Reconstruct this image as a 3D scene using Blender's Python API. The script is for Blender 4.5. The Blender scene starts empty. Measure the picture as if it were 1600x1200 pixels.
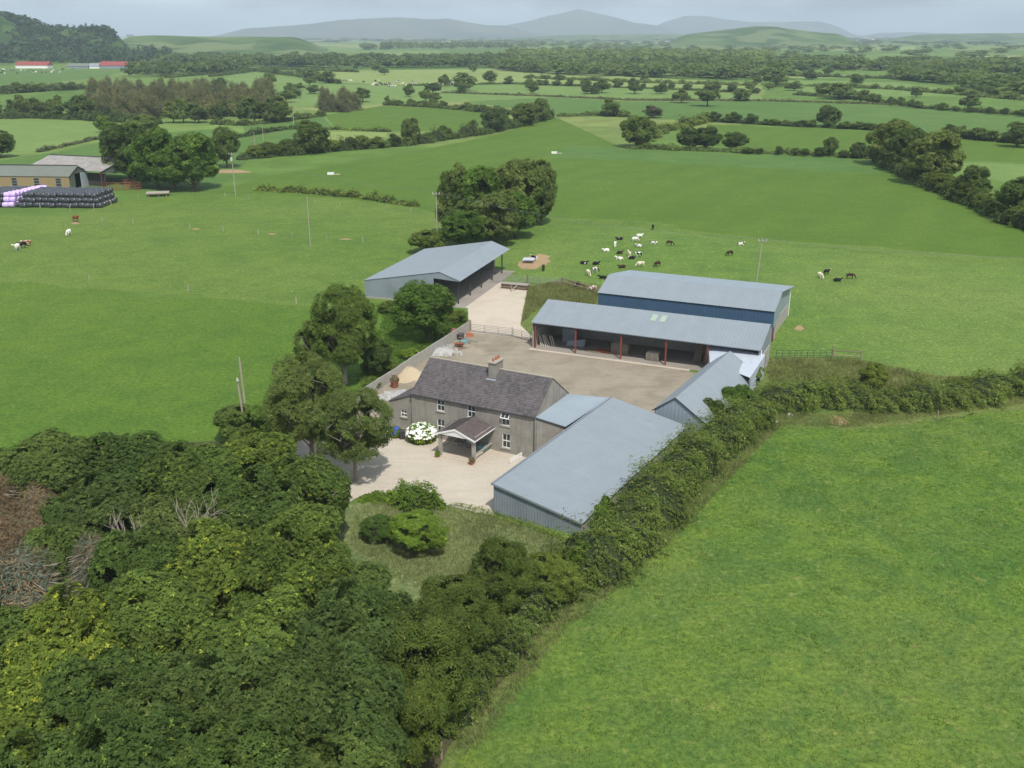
import bpy, bmesh, math, random
import numpy as np
from mathutils import Vector, Matrix
random.seed(7)
RNG = np.random.default_rng(11)
scene = bpy.context.scene
col = scene.collection

# ------------------------------------------------------------------ camera
FPX, HORIZON, CAMH = 1550.0, 52.0, 45.0
PITCH = math.atan((600 - HORIZON) / FPX)
cam_d = bpy.data.cameras.new("camera")
cam_d.sensor_width = 36.0
cam_d.lens = FPX / 1600 * 36
cam_d.clip_start = 0.5
cam_d.clip_end = 60000
cam = bpy.data.objects.new("camera", cam_d)
cam.location = (0, 0, CAMH)
cam.rotation_euler = (math.pi / 2 - PITCH, 0, 0)
col.objects.link(cam)
scene.camera = cam

# ------------------------------------------------------------------ world and sun
SUN_DIR = Vector((0.30, -0.95, 0.0)).normalized()
SUN_EL = math.radians(57)
world = bpy.data.worlds.new("World")
scene.world = world
world.use_nodes = True
wn, wl = world.node_tree.nodes, world.node_tree.links
wn.clear()
sky = wn.new("ShaderNodeTexSky")
sky.sky_type = 'NISHITA'
sky.sun_disc = False
sky.sun_elevation = SUN_EL
sky.sun_rotation = math.atan2(SUN_DIR.x, SUN_DIR.y)
sky.air_density = 1.0
sky.dust_density = 2.0
sky.ozone_density = 1.0
bg = wn.new("ShaderNodeBackground")
bg.inputs[1].default_value = 0.10
# broken thin cloud over the whole sky
tc = wn.new("ShaderNodeTexCoord")
mp = wn.new("ShaderNodeMapping")
mp.inputs['Scale'].default_value = (2.2, 2.2, 9.0)
nz = wn.new("ShaderNodeTexNoise")
nz.inputs['Scale'].default_value = 2.6
nz.inputs['Detail'].default_value = 7
cr = wn.new("ShaderNodeValToRGB")
cr.color_ramp.elements[0].position = 0.40
cr.color_ramp.elements[0].color = (0.15, 0.15, 0.15, 1)
cr.color_ramp.elements[1].position = 0.70
cr.color_ramp.elements[1].color = (0.85, 0.85, 0.85, 1)
mx = wn.new("ShaderNodeMix")
mx.data_type = 'RGBA'
mx.inputs[7].default_value = (10.4, 11.4, 12.6, 1)
out = wn.new("ShaderNodeOutputWorld")
wl.new(tc.outputs['Generated'], mp.inputs['Vector'])
wl.new(mp.outputs[0], nz.inputs['Vector'])
wl.new(nz.outputs['Fac'], cr.inputs[0])
wl.new(cr.outputs[0], mx.inputs[0])
wl.new(sky.outputs[0], mx.inputs[6])
wl.new(mx.outputs[2], bg.inputs[0])
wl.new(bg.outputs[0], out.inputs[0])

sun_d = bpy.data.lights.new("sun", 'SUN')
sun_d.energy = 4.0
sun_d.angle = math.radians(0.5)
sun_d.color = (1.0, 0.955, 0.88)
sun = bpy.data.objects.new("sun", sun_d)
to_sun = Vector((SUN_DIR.x * math.cos(SUN_EL), SUN_DIR.y * math.cos(SUN_EL), math.sin(SUN_EL)))
sun.rotation_euler = to_sun.to_track_quat('Z', 'Y').to_euler()
sun.location = (60, -60, 200)
col.objects.link(sun)

scene.view_settings.view_transform = 'Standard'
scene.view_settings.look = 'None'
scene.view_settings.gamma = 1
scene.view_settings.exposure = 0.0
scene.view_settings.use_curve_mapping = False

# ------------------------------------------------------------------ photo pixel -> ground
ZV = Vector((0, 0, 1))
CP, SP = math.cos(PITCH), math.sin(PITCH)
def ray(x, y):
    u = (x - 800) / FPX
    v = -(y - 600) / FPX
    return Vector((u, CP + v * SP, -SP + v * CP))
def W(x, y, z=0.0):
    d = ray(x, y)
    t = (z - CAMH) / d.z
    return Vector((d.x * t, d.y * t, z))
def PX(p):
    a = p[2] - CAMH
    f = p[1] * CP - a * SP
    u = p[1] * SP + a * CP
    return (800 + FPX * p[0] / f, 600 - FPX * u / f)
def top_z(x, y, ytop):
    p = W(x, y)
    d = ray(x, ytop)
    return CAMH + d.z * p.y / d.y
def per_px(p):            # metres per photo pixel at a point
    return (p.y * CP - (p.z - CAMH) * SP) / FPX
def on_plane(x, y, P, U):  # ray meets the vertical plane through P along U -> (distance along U, z)
    d = ray(x, y)
    nrm = Vector((U.y, -U.x, 0))
    t = nrm.dot(P - Vector((0, 0, CAMH))) / nrm.dot(d)
    q = Vector((0, 0, CAMH)) + d * t
    return (q - P).dot(U), q.z

# ------------------------------------------------------------------ object helpers
def tag(o, label=None, cat=None, group=None, kind=None):
    if label: o["label"] = label
    if cat: o["category"] = cat
    if group: o["group"] = group
    if kind: o["kind"] = kind
    return o
def empty(name, loc, label=None, cat=None, group=None, rz=0.0):
    o = bpy.data.objects.new(name, None)
    o.empty_display_size = 0.3
    o.location = loc
    o.rotation_euler = (0, 0, rz)
    col.objects.link(o)
    return tag(o, label, cat, group)
def link_mesh(name, me, parent=None, mat=None):
    o = bpy.data.objects.new(name, me)
    col.objects.link(o)
    if parent: o.parent = parent
    if mat and not me.materials: me.materials.append(mat)
    return o
def mesh_quads(name, V, Q, mat=None, tint=None):
    V = np.ascontiguousarray(V, dtype=np.float32)
    Q = np.ascontiguousarray(Q, dtype=np.int32)
    me = bpy.data.meshes.new(name)
    k = Q.shape[1]
    me.vertices.add(len(V)); me.vertices.foreach_set("co", V.ravel())
    me.loops.add(Q.size); me.loops.foreach_set("vertex_index", Q.ravel())
    me.polygons.add(len(Q))
    me.polygons.foreach_set("loop_start", np.arange(0, Q.size, k, dtype=np.int32))
    me.update(calc_edges=True)
    if tint is not None:
        a = me.attributes.new("tint", 'FLOAT', 'POINT')
        a.data.foreach_set("value", np.ascontiguousarray(tint, dtype=np.float32))
    if mat: me.materials.append(mat)
    return me

class MB:
    """collects shapes (world coordinates) and links them as one mesh object"""
    def __init__(s): s.v = []; s.f = []
    def add(s, vs, fs):
        b = len(s.v)
        s.v += [tuple(v) for v in vs]
        s.f += [tuple(i + b for i in f) for f in fs]
        return s
    def hexa(s, a, b, c, d, A, B, C, D):      # bottom ring a-d, top ring A-D
        return s.add([a, b, c, d, A, B, C, D], [(3, 2, 1, 0), (4, 5, 6, 7), (0, 1, 5, 4), (1, 2, 6, 5), (2, 3, 7, 6), (3, 0, 4, 7)])
    def frame_box(s, O, U, V, u0, u1, v0, v1, z0, z1):
        Z = Vector((0, 0, 1))
        P = lambda u, v, z: O + U * u + V * v + Z * z
        return s.hexa(P(u0, v0, z0), P(u1, v0, z0), P(u1, v1, z0), P(u0, v1, z0), P(u0, v0, z1), P(u1, v0, z1), P(u1, v1, z1), P(u0, v1, z1))
    def box(s, c, sx, sy, sz, rz=0.0):
        U = Vector((math.cos(rz), math.sin(rz), 0)); V = Vector((-U.y, U.x, 0))
        return s.frame_box(Vector(c), U, V, -sx / 2, sx / 2, -sy / 2, sy / 2, 0, sz)
    def prism(s, poly, vec):                   # polygon swept by vec
        n = len(poly); poly = [Vector(p) for p in poly]; vec = Vector(vec)
        vs = poly + [p + vec for p in poly]
        fs = [tuple(range(n))[::-1], tuple(range(n, 2 * n))] + [(i, (i + 1) % n, (i + 1) % n + n, i + n) for i in range(n)]
        return s.add(vs, fs)
    def tube(s, p0, p1, r0, r1=None, n=6):
        r1 = r0 if r1 is None else r1
        p0, p1 = Vector(p0), Vector(p1)
        d = (p1 - p0).normalized()
        a = d.orthogonal().normalized(); b = d.cross(a)
        vs = []
        for p, r in ((p0, r0), (p1, r1)):
            for i in range(n):
                t = 2 * math.pi * i / n
                vs.append(p + a * math.cos(t) * r + b * math.sin(t) * r)
        return s.add(vs, [tuple(range(n))[::-1], tuple(range(n, 2 * n))] + [(i, (i + 1) % n, (i + 1) % n + n, i + n) for i in range(n)])
    def mesh(s, name, mat=None, off=Vector((0, 0, 0)), smooth=False):
        me = bpy.data.meshes.new(name)
        me.from_pydata([(v[0] - off[0], v[1] - off[1], v[2] - off[2]) for v in s.v], [], s.f)
        bm = bmesh.new(); bm.from_mesh(me)
        bmesh.ops.recalc_face_normals(bm, faces=bm.faces[:])
        bm.to_mesh(me); bm.free()
        if smooth:
            me.polygons.foreach_set("use_smooth", [True] * len(me.polygons))
        if mat: me.materials.append(mat)
        return me
    def build(s, name, mat, parent=None, smooth=False, off=None):
        if off is None:
            off = Vector((0, 0, 0)); p = parent
            while p: off = off + p.location; p = p.parent
        return link_mesh(name, s.mesh(name, mat, off, smooth), parent)

def copy_tree(o, parent=None):
    c = o.copy(); col.objects.link(c); c.parent = parent
    for ch in list(o.children): copy_tree(ch, c)
    return c

# ------------------------------------------------------------------ materials
def newmat(name):
    m = bpy.data.materials.new(name); m.use_nodes = True
    n = m.node_tree.nodes; l = m.node_tree.links
    return m, n, l, n["Principled BSDF"]
def nd(n, t, **kw):
    x = n.new(t)
    for k, v in kw.items(): setattr(x, k, v)
    return x
def mixrgb(n, l, fac, a, b, mode='MIX'):
    m = n.new("ShaderNodeMix"); m.data_type = 'RGBA'; m.blend_type = mode
    for i, s in ((0, fac), (6, a), (7, b)):
        if hasattr(s, 'is_linked') or hasattr(s, 'links'): l.new(s, m.inputs[i])
        elif isinstance(s, (int, float)): m.inputs[i].default_value = s
        else: m.inputs[i].default_value = (*s, 1)
    return m.outputs[2]
def noise(n, l, vec, scale, detail=4, rough=0.55, dist=0.0):
    t = n.new("ShaderNodeTexNoise"); t.inputs['Scale'].default_value = scale
    t.inputs['Detail'].default_value = detail; t.inputs['Roughness'].default_value = rough
    t.inputs['Distortion'].default_value = dist
    if vec is not None: l.new(vec, t.inputs['Vector'])
    return t.outputs['Fac']
def ramp(n, l, fac, stops):
    r = n.new("ShaderNodeValToRGB"); e = r.color_ramp.elements
    while len(e) < len(stops): e.new(0.5)
    for i, (p, c) in enumerate(stops):
        e[i].position = p; e[i].color = (*c, 1) if not isinstance(c, (int, float)) else (c, c, c, 1)
    l.new(fac, r.inputs[0]); return r.outputs[0]
def obj_coord(n): return n.new("ShaderNodeTexCoord").outputs['Object']
def world_pos(n): return n.new("ShaderNodeNewGeometry").outputs['Position']
def bump(n, l, b, h, strength, dist=0.1):
    x = n.new("ShaderNodeBump"); x.inputs['Strength'].default_value = strength; x.inputs['Distance'].default_value = dist
    l.new(h, x.inputs['Height']); l.new(x.outputs[0], b.inputs['Normal'])

def plain(name, c, rough=0.7, var=0.25, scale=3.0, metal=0.0, spec=0.3, objvar=0.0):
    m, n, l, b = newmat(name)
    f = noise(n, l, world_pos(n), scale, 5, 0.6)
    cc = mixrgb(n, l, f, tuple(x * (1 - var) for x in c), tuple(min(1, x * (1 + var)) for x in c))
    if objvar:
        oi = n.new("ShaderNodeObjectInfo")
        g = ramp(n, l, oi.outputs['Random'], [(0, 1 - objvar), (1, 1 + objvar)])
        cc = mixrgb(n, l, 1.0, cc, g, 'MULTIPLY')
    l.new(cc, b.inputs['Base Color'])
    b.inputs['Roughness'].default_value = rough; b.inputs['Metallic'].default_value = metal
    b.inputs['Specular IOR Level'].default_value = spec
    return m

def grass(name, lush, dry, dark, dry_amt=0.5, patch=1.0, streak=None):
    """pasture: broad colour drift, clumps of darker growth, thin dry patches, fine blade grain"""
    m, n, l, b = newmat(name)
    P = world_pos(n)
    big = noise(n, l, P, 0.018 * patch, 4, 0.6)
    mid = noise(n, l, P, 0.16 * patch, 5, 0.65, 0.6)
    cl = noise(n, l, P, 0.55 * patch, 6, 0.7, 0.4)
    fine = noise(n, l, P, 2.1, 6, 0.8)
    c = mixrgb(n, l, ramp(n, l, mid, [(0.38, 0.0), (0.68, 1.0)]), lush, dark)
    c = mixrgb(n, l, ramp(n, l, big, [(0.42, 0.0), (0.66, dry_amt * 0.5)]), c, dry)
    c = mixrgb(n, l, ramp(n, l, cl, [(0.53, 0.0), (0.67, 0.8)]), c, dark)
    c = mixrgb(n, l, ramp(n, l, noise(n, l, P, 0.9 * patch, 5, 0.7, 0.3), [(0.56, 0.0), (0.73, dry_amt)]), c, tuple(min(1, d * 1.25) for d in dry))
    if streak:   # mowing / drilling lines
        mpn = n.new("ShaderNodeMapping"); mpn.inputs['Rotation'].default_value = (0, 0, streak[0])
        l.new(P, mpn.inputs['Vector'])
        wv = n.new("ShaderNodeTexWave"); wv.inputs['Scale'].default_value = streak[1]; wv.inputs['Distortion'].default_value = 4.0; wv.inputs['Detail Scale'].default_value = 0.6
        wv.inputs['Detail'].default_value = 3
        l.new(mpn.outputs[0], wv.inputs['Vector'])
        c = mixrgb(n, l, ramp(n, l, wv.outputs['Fac'], [(0.3, 0.0), (0.9, streak[2])]), c, dark)
    g = ramp(n, l, fine, [(0.34, 0.58), (0.66, 1.42)])
    c = mixrgb(n, l, 1.0, c, g, 'MULTIPLY')
    l.new(c, b.inputs['Base Color'])
    b.inputs['Roughness'].default_value = 0.9; b.inputs['Specular IOR Level'].default_value = 0.15
    bump(n, l, b, fine, 0.5, 0.15)
    return m

def foliage(name, a, bcol, tip=None, tip_from=0.9, transl=0.3, objvar=0.22):
    """leaf material: per-spray tint attribute, per-plant drift, translucency"""
    m, n, l, b = newmat(name)
    at = n.new("ShaderNodeAttribute"); at.attribute_name = "tint"
    stops = [(0.0, a), (0.8, bcol)]
    if tip: stops = [(0.0, a), (tip_from - 0.06, bcol), (tip_from, tip), (1.0, tuple(min(1, x * 1.25) for x in tip))]
    c = ramp(n, l, at.outputs['Fac'], stops)
    oi = n.new("ShaderNodeObjectInfo")
    c = mixrgb(n, l, 1.0, c, ramp(n, l, oi.outputs['Random'], [(0.0, (1 - objvar, 1 - objvar * 0.8, 1 - objvar * 0.6)), (1.0, (1 + objvar, 1 + objvar * 0.8, 1 + objvar * 0.4))]), 'MULTIPLY')
    c = mixrgb(n, l, 1.0, c, ramp(n, l, noise(n, l, world_pos(n), 0.23, 3), [(0.3, 0.78), (0.7, 1.22)]), 'MULTIPLY')
    l.new(c, b.inputs['Base Color'])
    b.inputs['Roughness'].default_value = 0.65; b.inputs['Specular IOR Level'].default_value = 0.12
    tr = n.new("ShaderNodeBsdfTranslucent")
    l.new(mixrgb(n, l, 1.0, c, (1.25, 1.3, 0.6), 'MULTIPLY'), tr.inputs['Color'])
    ms = n.new("ShaderNodeMixShader"); ms.inputs[0].default_value = transl
    l.new(b.outputs[0], ms.inputs[1]); l.new(tr.outputs[0], ms.inputs[2])
    l.new(ms.outputs[0], n["Material Output"].inputs['Surface'])
    return m

def sheet_metal(name, c, rough=0.55, metal=0.0, streak=0.08, spec=0.4):
    m, n, l, b = newmat(name)
    P = obj_coord(n)
    mpn = n.new("ShaderNodeMapping"); mpn.inputs['Scale'].default_value = (0.6, 0.6, 0.6)
    l.new(world_pos(n), mpn.inputs['Vector'])
    f = noise(n, l, mpn.outputs[0], 0.8, 6, 0.65)
    f2 = noise(n, l, mpn.outputs[0], 9.0, 4, 0.7)
    cc = mixrgb(n, l, ramp(n, l, f, [(0.3, 0.0), (0.7, 1.0)]), tuple(x * (1 - streak) for x in c), tuple(x * (1 + streak) for x in c))
    cc = mixrgb(n, l, 1.0, cc, ramp(n, l, f2, [(0.3, 0.95), (0.7, 1.05)]), 'MULTIPLY')
    oi = n.new("ShaderNodeObjectInfo")
    cc = mixrgb(n, l, 1.0, cc, ramp(n, l, oi.outputs['Random'], [(0, 0.985), (1, 1.012)]), 'MULTIPLY')
    l.new(cc, b.inputs['Base Color'])
    b.inputs['Roughness'].default_value = rough; b.inputs['Metallic'].default_value = metal; b.inputs['Specular IOR Level'].default_value = spec
    return m

def gravel(name, a, bcol, patch, pamt=0.6, grass_c=None, tracks=None):
    m, n, l, b = newmat(name)
    P = world_pos(n)
    c = mixrgb(n, l, ramp(n, l, noise(n, l, P, 7.0, 6, 0.8), [(0.32, 0.0), (0.68, 1.0)]), a, bcol)
    c = mixrgb(n, l, ramp(n, l, noise(n, l, P, 0.22, 5, 0.6, 0.5), [(0.45, 0.0), (0.7, pamt)]), c, patch)
    if tracks:      # wheel marks worn along the way vehicles turn
        mpn = n.new('ShaderNodeMapping'); mpn.inputs['Rotation'].default_value = (0, 0, tracks); mpn.inputs['Scale'].default_value = (0.12, 0.7, 1)
        l.new(P, mpn.inputs['Vector'])
        c = mixrgb(n, l, ramp(n, l, noise(n, l, mpn.outputs[0], 1.0, 5, 0.65, 1.2), [(0.48, 0.0), (0.70, 0.22)]), c, tuple(x * 1.12 for x in bcol))
        c = mixrgb(n, l, ramp(n, l, noise(n, l, mpn.outputs[0], 1.7, 5, 0.65, 1.0), [(0.52, 0.0), (0.72, 0.25)]), c, tuple(x * 0.8 for x in a))
    if grass_c:
        c = mixrgb(n, l, ramp(n, l, noise(n, l, P, 0.5, 6, 0.75, 0.3), [(0.62, 0.0), (0.72, 0.7)]), c, grass_c)
    l.new(c, b.inputs['Base Color']); b.inputs['Roughness'].default_value = 0.95; b.inputs['Specular IOR Level'].default_value = 0.1
    bump(n, l, b, noise(n, l, P, 9.0, 4, 0.8), 0.5, 0.05)
    return m

M = {}
LU = (0.090, 0.205, 0.024)
M['grass_front'] = grass('grass_front', (0.108, 0.180, 0.023), (0.200, 0.205, 0.062), (0.056, 0.124, 0.024), 0.6)
M['grass_paddock'] = grass('grass_paddock', (0.118, 0.200, 0.034), (0.215, 0.250, 0.070), (0.078, 0.150, 0.028), 0.7)
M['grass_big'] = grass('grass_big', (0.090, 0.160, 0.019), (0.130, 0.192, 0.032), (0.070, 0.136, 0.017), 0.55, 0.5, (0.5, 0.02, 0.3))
M['grass_left'] = grass('grass_left', (0.112, 0.183, 0.028), (0.185, 0.225, 0.056), (0.072, 0.140, 0.023), 0.65, 0.8)
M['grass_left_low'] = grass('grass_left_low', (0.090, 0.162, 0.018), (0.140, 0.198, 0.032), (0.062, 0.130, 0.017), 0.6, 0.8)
M['grass_pale'] = grass('grass_pale', (0.150, 0.235, 0.060), (0.21, 0.265, 0.085), (0.115, 0.195, 0.048), 0.5, 0.3)
M['grass_mid'] = grass('grass_mid', (0.092, 0.170, 0.036), (0.135, 0.210, 0.050), (0.068, 0.140, 0.030), 0.5, 0.3)
M['grass_hay'] = grass('grass_hay', (0.215, 0.275, 0.080), (0.29, 0.31, 0.11), (0.16, 0.23, 0.065), 0.6, 0.4)
M['grass_rough'] = grass('grass_rough', (0.115, 0.170, 0.036), (0.225, 0.205, 0.075), (0.070, 0.125, 0.025), 0.7, 1.4)
M['grass_garden'] = grass('grass_garden', (0.150, 0.185, 0.065), (0.235, 0.230, 0.115), (0.085, 0.13, 0.04), 0.7, 1.6)
M['grass_verge'] = grass('grass_verge', (0.120, 0.175, 0.036), (0.225, 0.205, 0.080), (0.075, 0.130, 0.028), 0.7, 1.5)
M['bark'] = plain('bark', (0.12, 0.095, 0.07), 0.9, 0.4, 4)
M['bark_pale'] = plain('bark_pale', (0.27, 0.24, 0.19), 0.9, 0.3, 4)
M['dead_wood'] = plain('dead_wood', (0.36, 0.31, 0.25), 0.9, 0.25, 4)
M['leaf_syc'] = foliage('leaf_syc', (0.062, 0.112, 0.022), (0.132, 0.190, 0.040), (0.26, 0.33, 0.05), 0.94, 0.36, 0.3)
M['leaf_yel'] = foliage('leaf_yel', (0.080, 0.132, 0.022), (0.165, 0.222, 0.036), (0.33, 0.37, 0.045), 0.88, 0.36, 0.25)
M['leaf_dark'] = foliage('leaf_dark', (0.060, 0.110, 0.027), (0.132, 0.185, 0.047), (0.18, 0.22, 0.06), 0.95, 0.42, 0.3)
M['leaf_ash'] = foliage('leaf_ash', (0.084, 0.132, 0.034), (0.172, 0.222, 0.060), (0.22, 0.25, 0.10), 0.93, 0.42, 0.25)
M['leaf_haw'] = foliage('leaf_haw', (0.068, 0.112, 0.017), (0.150, 0.192, 0.032), (0.22, 0.24, 0.05), 0.94, 0.33)
M['leaf_bright'] = foliage('leaf_bright', (0.064, 0.136, 0.022), (0.140, 0.220, 0.037), (0.18, 0.265, 0.051), 0.93, 0.4)
M['leaf_laurel'] = foliage('leaf_laurel', (0.091, 0.175, 0.020), (0.201, 0.292, 0.034), (0.354, 0.386, 0.068), 0.92, 0.34)
M['leaf_bramble'] = foliage('leaf_bramble', (0.078, 0.135, 0.022), (0.190, 0.245, 0.046), (0.34, 0.33, 0.15), 0.95, 0.36)
M['leaf_brown'] = foliage('leaf_brown', (0.130, 0.098, 0.055), (0.26, 0.185, 0.105), (0.12, 0.15, 0.07), 0.85, 0.15, 0.12)
M['leaf_larch'] = foliage('leaf_larch', (0.098, 0.105, 0.045), (0.195, 0.175, 0.088), (0.11, 0.155, 0.05), 0.62, 0.2, 0.25)
M['leaf_spruce'] = foliage('leaf_spruce', (0.070, 0.095, 0.062), (0.150, 0.180, 0.125), (0.26, 0.17, 0.09), 0.72, 0.12, 0.1)
M['leaf_far'] = foliage('leaf_far', (0.062, 0.110, 0.031), (0.152, 0.208, 0.060), None, 0.9, 0.38, 0.35)
M['leaf_farcon'] = foliage('leaf_farcon', (0.026, 0.056, 0.024), (0.058, 0.098, 0.040), None, 0.9, 0.15, 0.25)
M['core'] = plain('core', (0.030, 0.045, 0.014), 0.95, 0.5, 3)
M['petal'] = plain('petal', (0.86, 0.87, 0.84), 0.7, 0.06, 20)
M['petal_blue'] = plain('petal_blue', (0.06, 0.10, 0.55), 0.6, 0.3, 20)
M['sheet'] = sheet_metal('sheet', (0.235, 0.272, 0.298), 0.5, 0, 0.05)
M['sheet_wall'] = sheet_metal('sheet_wall', (0.235, 0.27, 0.305), 0.55, 0, 0.14)
M['sheet_white'] = sheet_metal('sheet_white', (0.45, 0.50, 0.56), 0.5)
M['sheet_blue'] = sheet_metal('sheet_blue', (0.055, 0.105, 0.19), 0.5, 0, 0.1)
M['sheet_bluegrey'] = sheet_metal('sheet_bluegrey', (0.265, 0.32, 0.36), 0.5, 0, 0.05)
M['sheet_green'] = sheet_metal('sheet_green', (0.155, 0.175, 0.145), 0.6)
M['sheet_old'] = sheet_metal('sheet_old', (0.29, 0.275, 0.255), 0.75, 0, 0.22, 0.2)
M['sheet_tan'] = sheet_metal('sheet_tan', (0.32, 0.235, 0.125), 0.6, 0, 0.05)
M['sheet_red'] = sheet_metal('sheet_red', (0.27, 0.055, 0.05), 0.6)
M['rooflight'] = plain('rooflight', (0.33, 0.42, 0.33), 0.4, 0.2, 3)
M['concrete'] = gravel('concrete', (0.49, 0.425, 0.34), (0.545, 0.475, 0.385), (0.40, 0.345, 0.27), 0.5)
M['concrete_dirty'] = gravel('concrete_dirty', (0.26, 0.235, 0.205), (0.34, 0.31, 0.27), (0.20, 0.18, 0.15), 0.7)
M['gravel_pale'] = gravel('gravel_pale', (0.40, 0.355, 0.28), (0.57, 0.515, 0.43), (0.425, 0.38, 0.305), 0.55, None, -0.6)
M['gravel_yard'] = gravel('gravel_yard', (0.225, 0.195, 0.145), (0.37, 0.325, 0.255), (0.165, 0.145, 0.10), 0.6, (0.17, 0.17, 0.075), 0.5)
M['rubble'] = gravel('rubble', (0.24, 0.245, 0.245), (0.55, 0.54, 0.51), (0.33, 0.32, 0.30), 0.5)
M['sand'] = gravel('sand', (0.40, 0.325, 0.215), (0.54, 0.45, 0.32), (0.36, 0.29, 0.19), 0.6)
M['soil'] = gravel('soil', (0.30, 0.205, 0.115), (0.40, 0.29, 0.17), (0.25, 0.20, 0.10), 0.5, (0.16, 0.19, 0.05))
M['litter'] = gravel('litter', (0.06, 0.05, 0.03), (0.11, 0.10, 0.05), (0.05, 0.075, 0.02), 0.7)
M['block'] = plain('block', (0.36, 0.345, 0.305), 0.95, 0.3, 1.5)
M['stone'] = plain('stone', (0.36, 0.33, 0.27), 0.95, 0.35, 5)
M['timber'] = plain('timber', (0.24, 0.19, 0.14), 0.9, 0.3, 5, objvar=0.25)
M['timber_grey'] = plain('timber_grey', (0.36, 0.33, 0.28), 0.9, 0.25, 5, objvar=0.2)
M['pole'] = plain('pole', (0.36, 0.32, 0.25), 0.9, 0.2, 2)
M['steel'] = plain('steel', (0.27, 0.27, 0.27), 0.5, 0.2, 4, 0.3)
M['steel_dark'] = plain('steel_dark', (0.05, 0.05, 0.05), 0.6, 0.3, 4)
M['red_post'] = plain('red_post', (0.23, 0.055, 0.04), 0.7, 0.3, 3)
M['rust'] = plain('rust', (0.27, 0.10, 0.055), 0.8, 0.4, 4)
M['terracotta'] = plain('terracotta', (0.36, 0.14, 0.075), 0.8, 0.25, 4)
M['white'] = plain('white', (0.80, 0.80, 0.78), 0.45, 0.04, 4)
M['black_plastic'] = plain('black_plastic', (0.050, 0.055, 0.064), 0.27, 0.3, 2, spec=0.6)
M['lilac'] = plain('lilac', (0.62, 0.46, 0.82), 0.35, 0.06, 2, spec=0.5)
M['insul'] = plain('insul', (0.55, 0.56, 0.55), 0.4, 0.1, 4)
M['wire'] = plain('wire', (0.20, 0.22, 0.22), 0.5, 0.1, 1, 0.2)
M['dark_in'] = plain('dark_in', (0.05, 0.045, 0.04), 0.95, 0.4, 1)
M['teal'] = plain('teal', (0.16, 0.33, 0.33), 0.6, 0.2, 4)
M['pink_red'] = plain('pink_red', (0.42, 0.13, 0.13), 0.6, 0.2, 4)

def glass_mat():
    m, n, l, b = newmat('glass_dark')
    b.inputs['Base Color'].default_value = (0.035, 0.04, 0.045, 1)
    b.inputs['Roughness'].default_value = 0.06; b.inputs['Specular IOR Level'].default_value = 0.7
    return m
M['glass'] = glass_mat()
def render_wall():
    m, n, l, b = newmat('render_wall')
    P = world_pos(n)
    c = mixrgb(n, l, ramp(n, l, noise(n, l, P, 0.5, 6, 0.65), [(0.3, 0.0), (0.7, 1.0)]), (0.225, 0.212, 0.185), (0.36, 0.34, 0.298))
    mpn = n.new("ShaderNodeMapping"); mpn.inputs['Scale'].default_value = (2.2, 2.2, 0.18)
    l.new(P, mpn.inputs['Vector'])
    c = mixrgb(n, l, ramp(n, l, noise(n, l, mpn.outputs[0], 1.0, 5, 0.65), [(0.5, 0.0), (0.75, 0.55)]), c, (0.165, 0.15, 0.125))
    c = mixrgb(n, l, 1.0, c, ramp(n, l, noise(n, l, P, 9, 4, 0.7), [(0.3, 0.88), (0.7, 1.12)]), 'MULTIPLY')
    l.new(c, b.inputs['Base Color']); b.inputs['Roughness'].default_value = 0.95; b.inputs['Specular IOR Level'].default_value = 0.1
    bump(n, l, b, noise(n, l, P, 14, 3), 0.25, 0.02)
    return m
M['render'] = render_wall()
def slate_mat(name, a, c2, lich=0.5):
    m, n, l, b = newmat(name)
    P = world_pos(n)
    at = n.new("ShaderNodeAttribute"); at.attribute_name = "tint"
    c = ramp(n, l, at.outputs['Fac'], [(0.0, a), (1.0, c2)])
    c = mixrgb(n, l, ramp(n, l, noise(n, l, P, 0.4, 4), [(0.35, 0.0), (0.7, 0.5)]), c, tuple(x * 1.25 for x in c2))
    c = mixrgb(n, l, ramp(n, l, noise(n, l, P, 3.4, 5, 0.7), [(0.66, 0.0), (0.74, lich)]), c, (0.36, 0.34, 0.31))
    l.new(c, b.inputs['Base Color']); b.inputs['Roughness'].default_value = 0.7; b.inputs['Specular IOR Level'].default_value = 0.25
    return m
M['slate'] = slate_mat('slate', (0.076, 0.069, 0.073), (0.145, 0.130, 0.134))
M['slate_porch'] = slate_mat('slate_porch', (0.092, 0.076, 0.073), (0.132, 0.108, 0.103), 0.15)

# ================================================================== GROUND, FIELDS, HILLS
def ground_mat():
    m, n, l, b = newmat('ground')
    P = world_pos(n)
    v = n.new("ShaderNodeTexVoronoi"); v.inputs['Scale'].default_value = 0.0042; v.inputs['Randomness'].default_value = 0.8
    mp_ = n.new("ShaderNodeMapping"); mp_.inputs['Rotation'].default_value = (0, 0, 0.35); mp_.inputs['Scale'].default_value = (1.0, 0.75, 1)
    l.new(P, mp_.inputs['Vector']); l.new(mp_.outputs[0], v.inputs['Vector'])
    sp = n.new("ShaderNodeSeparateColor"); l.new(v.outputs['Color'], sp.inputs[0])
    c = ramp(n, l, sp.outputs[0], [(0.0, (0.085, 0.155, 0.030)), (0.35, (0.105, 0.180, 0.038)), (0.6, (0.145, 0.220, 0.055)), (0.8, (0.115, 0.185, 0.042)), (0.95, (0.25, 0.27, 0.10))])
    c = mixrgb(n, l, 1.0, c, ramp(n, l, noise(n, l, P, 0.05, 5, 0.65), [(0.3, 0.75), (0.7, 1.25)]), 'MULTIPLY')
    c = mixrgb(n, l, 1.0, c, ramp(n, l, noise(n, l, P, 2.5, 4, 0.7), [(0.3, 0.75), (0.7, 1.25)]), 'MULTIPLY')
    l.new(c, b.inputs['Base Color']); b.inputs['Roughness'].default_value = 0.95; b.inputs['Specular IOR Level'].default_value = 0.1
    return m
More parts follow.
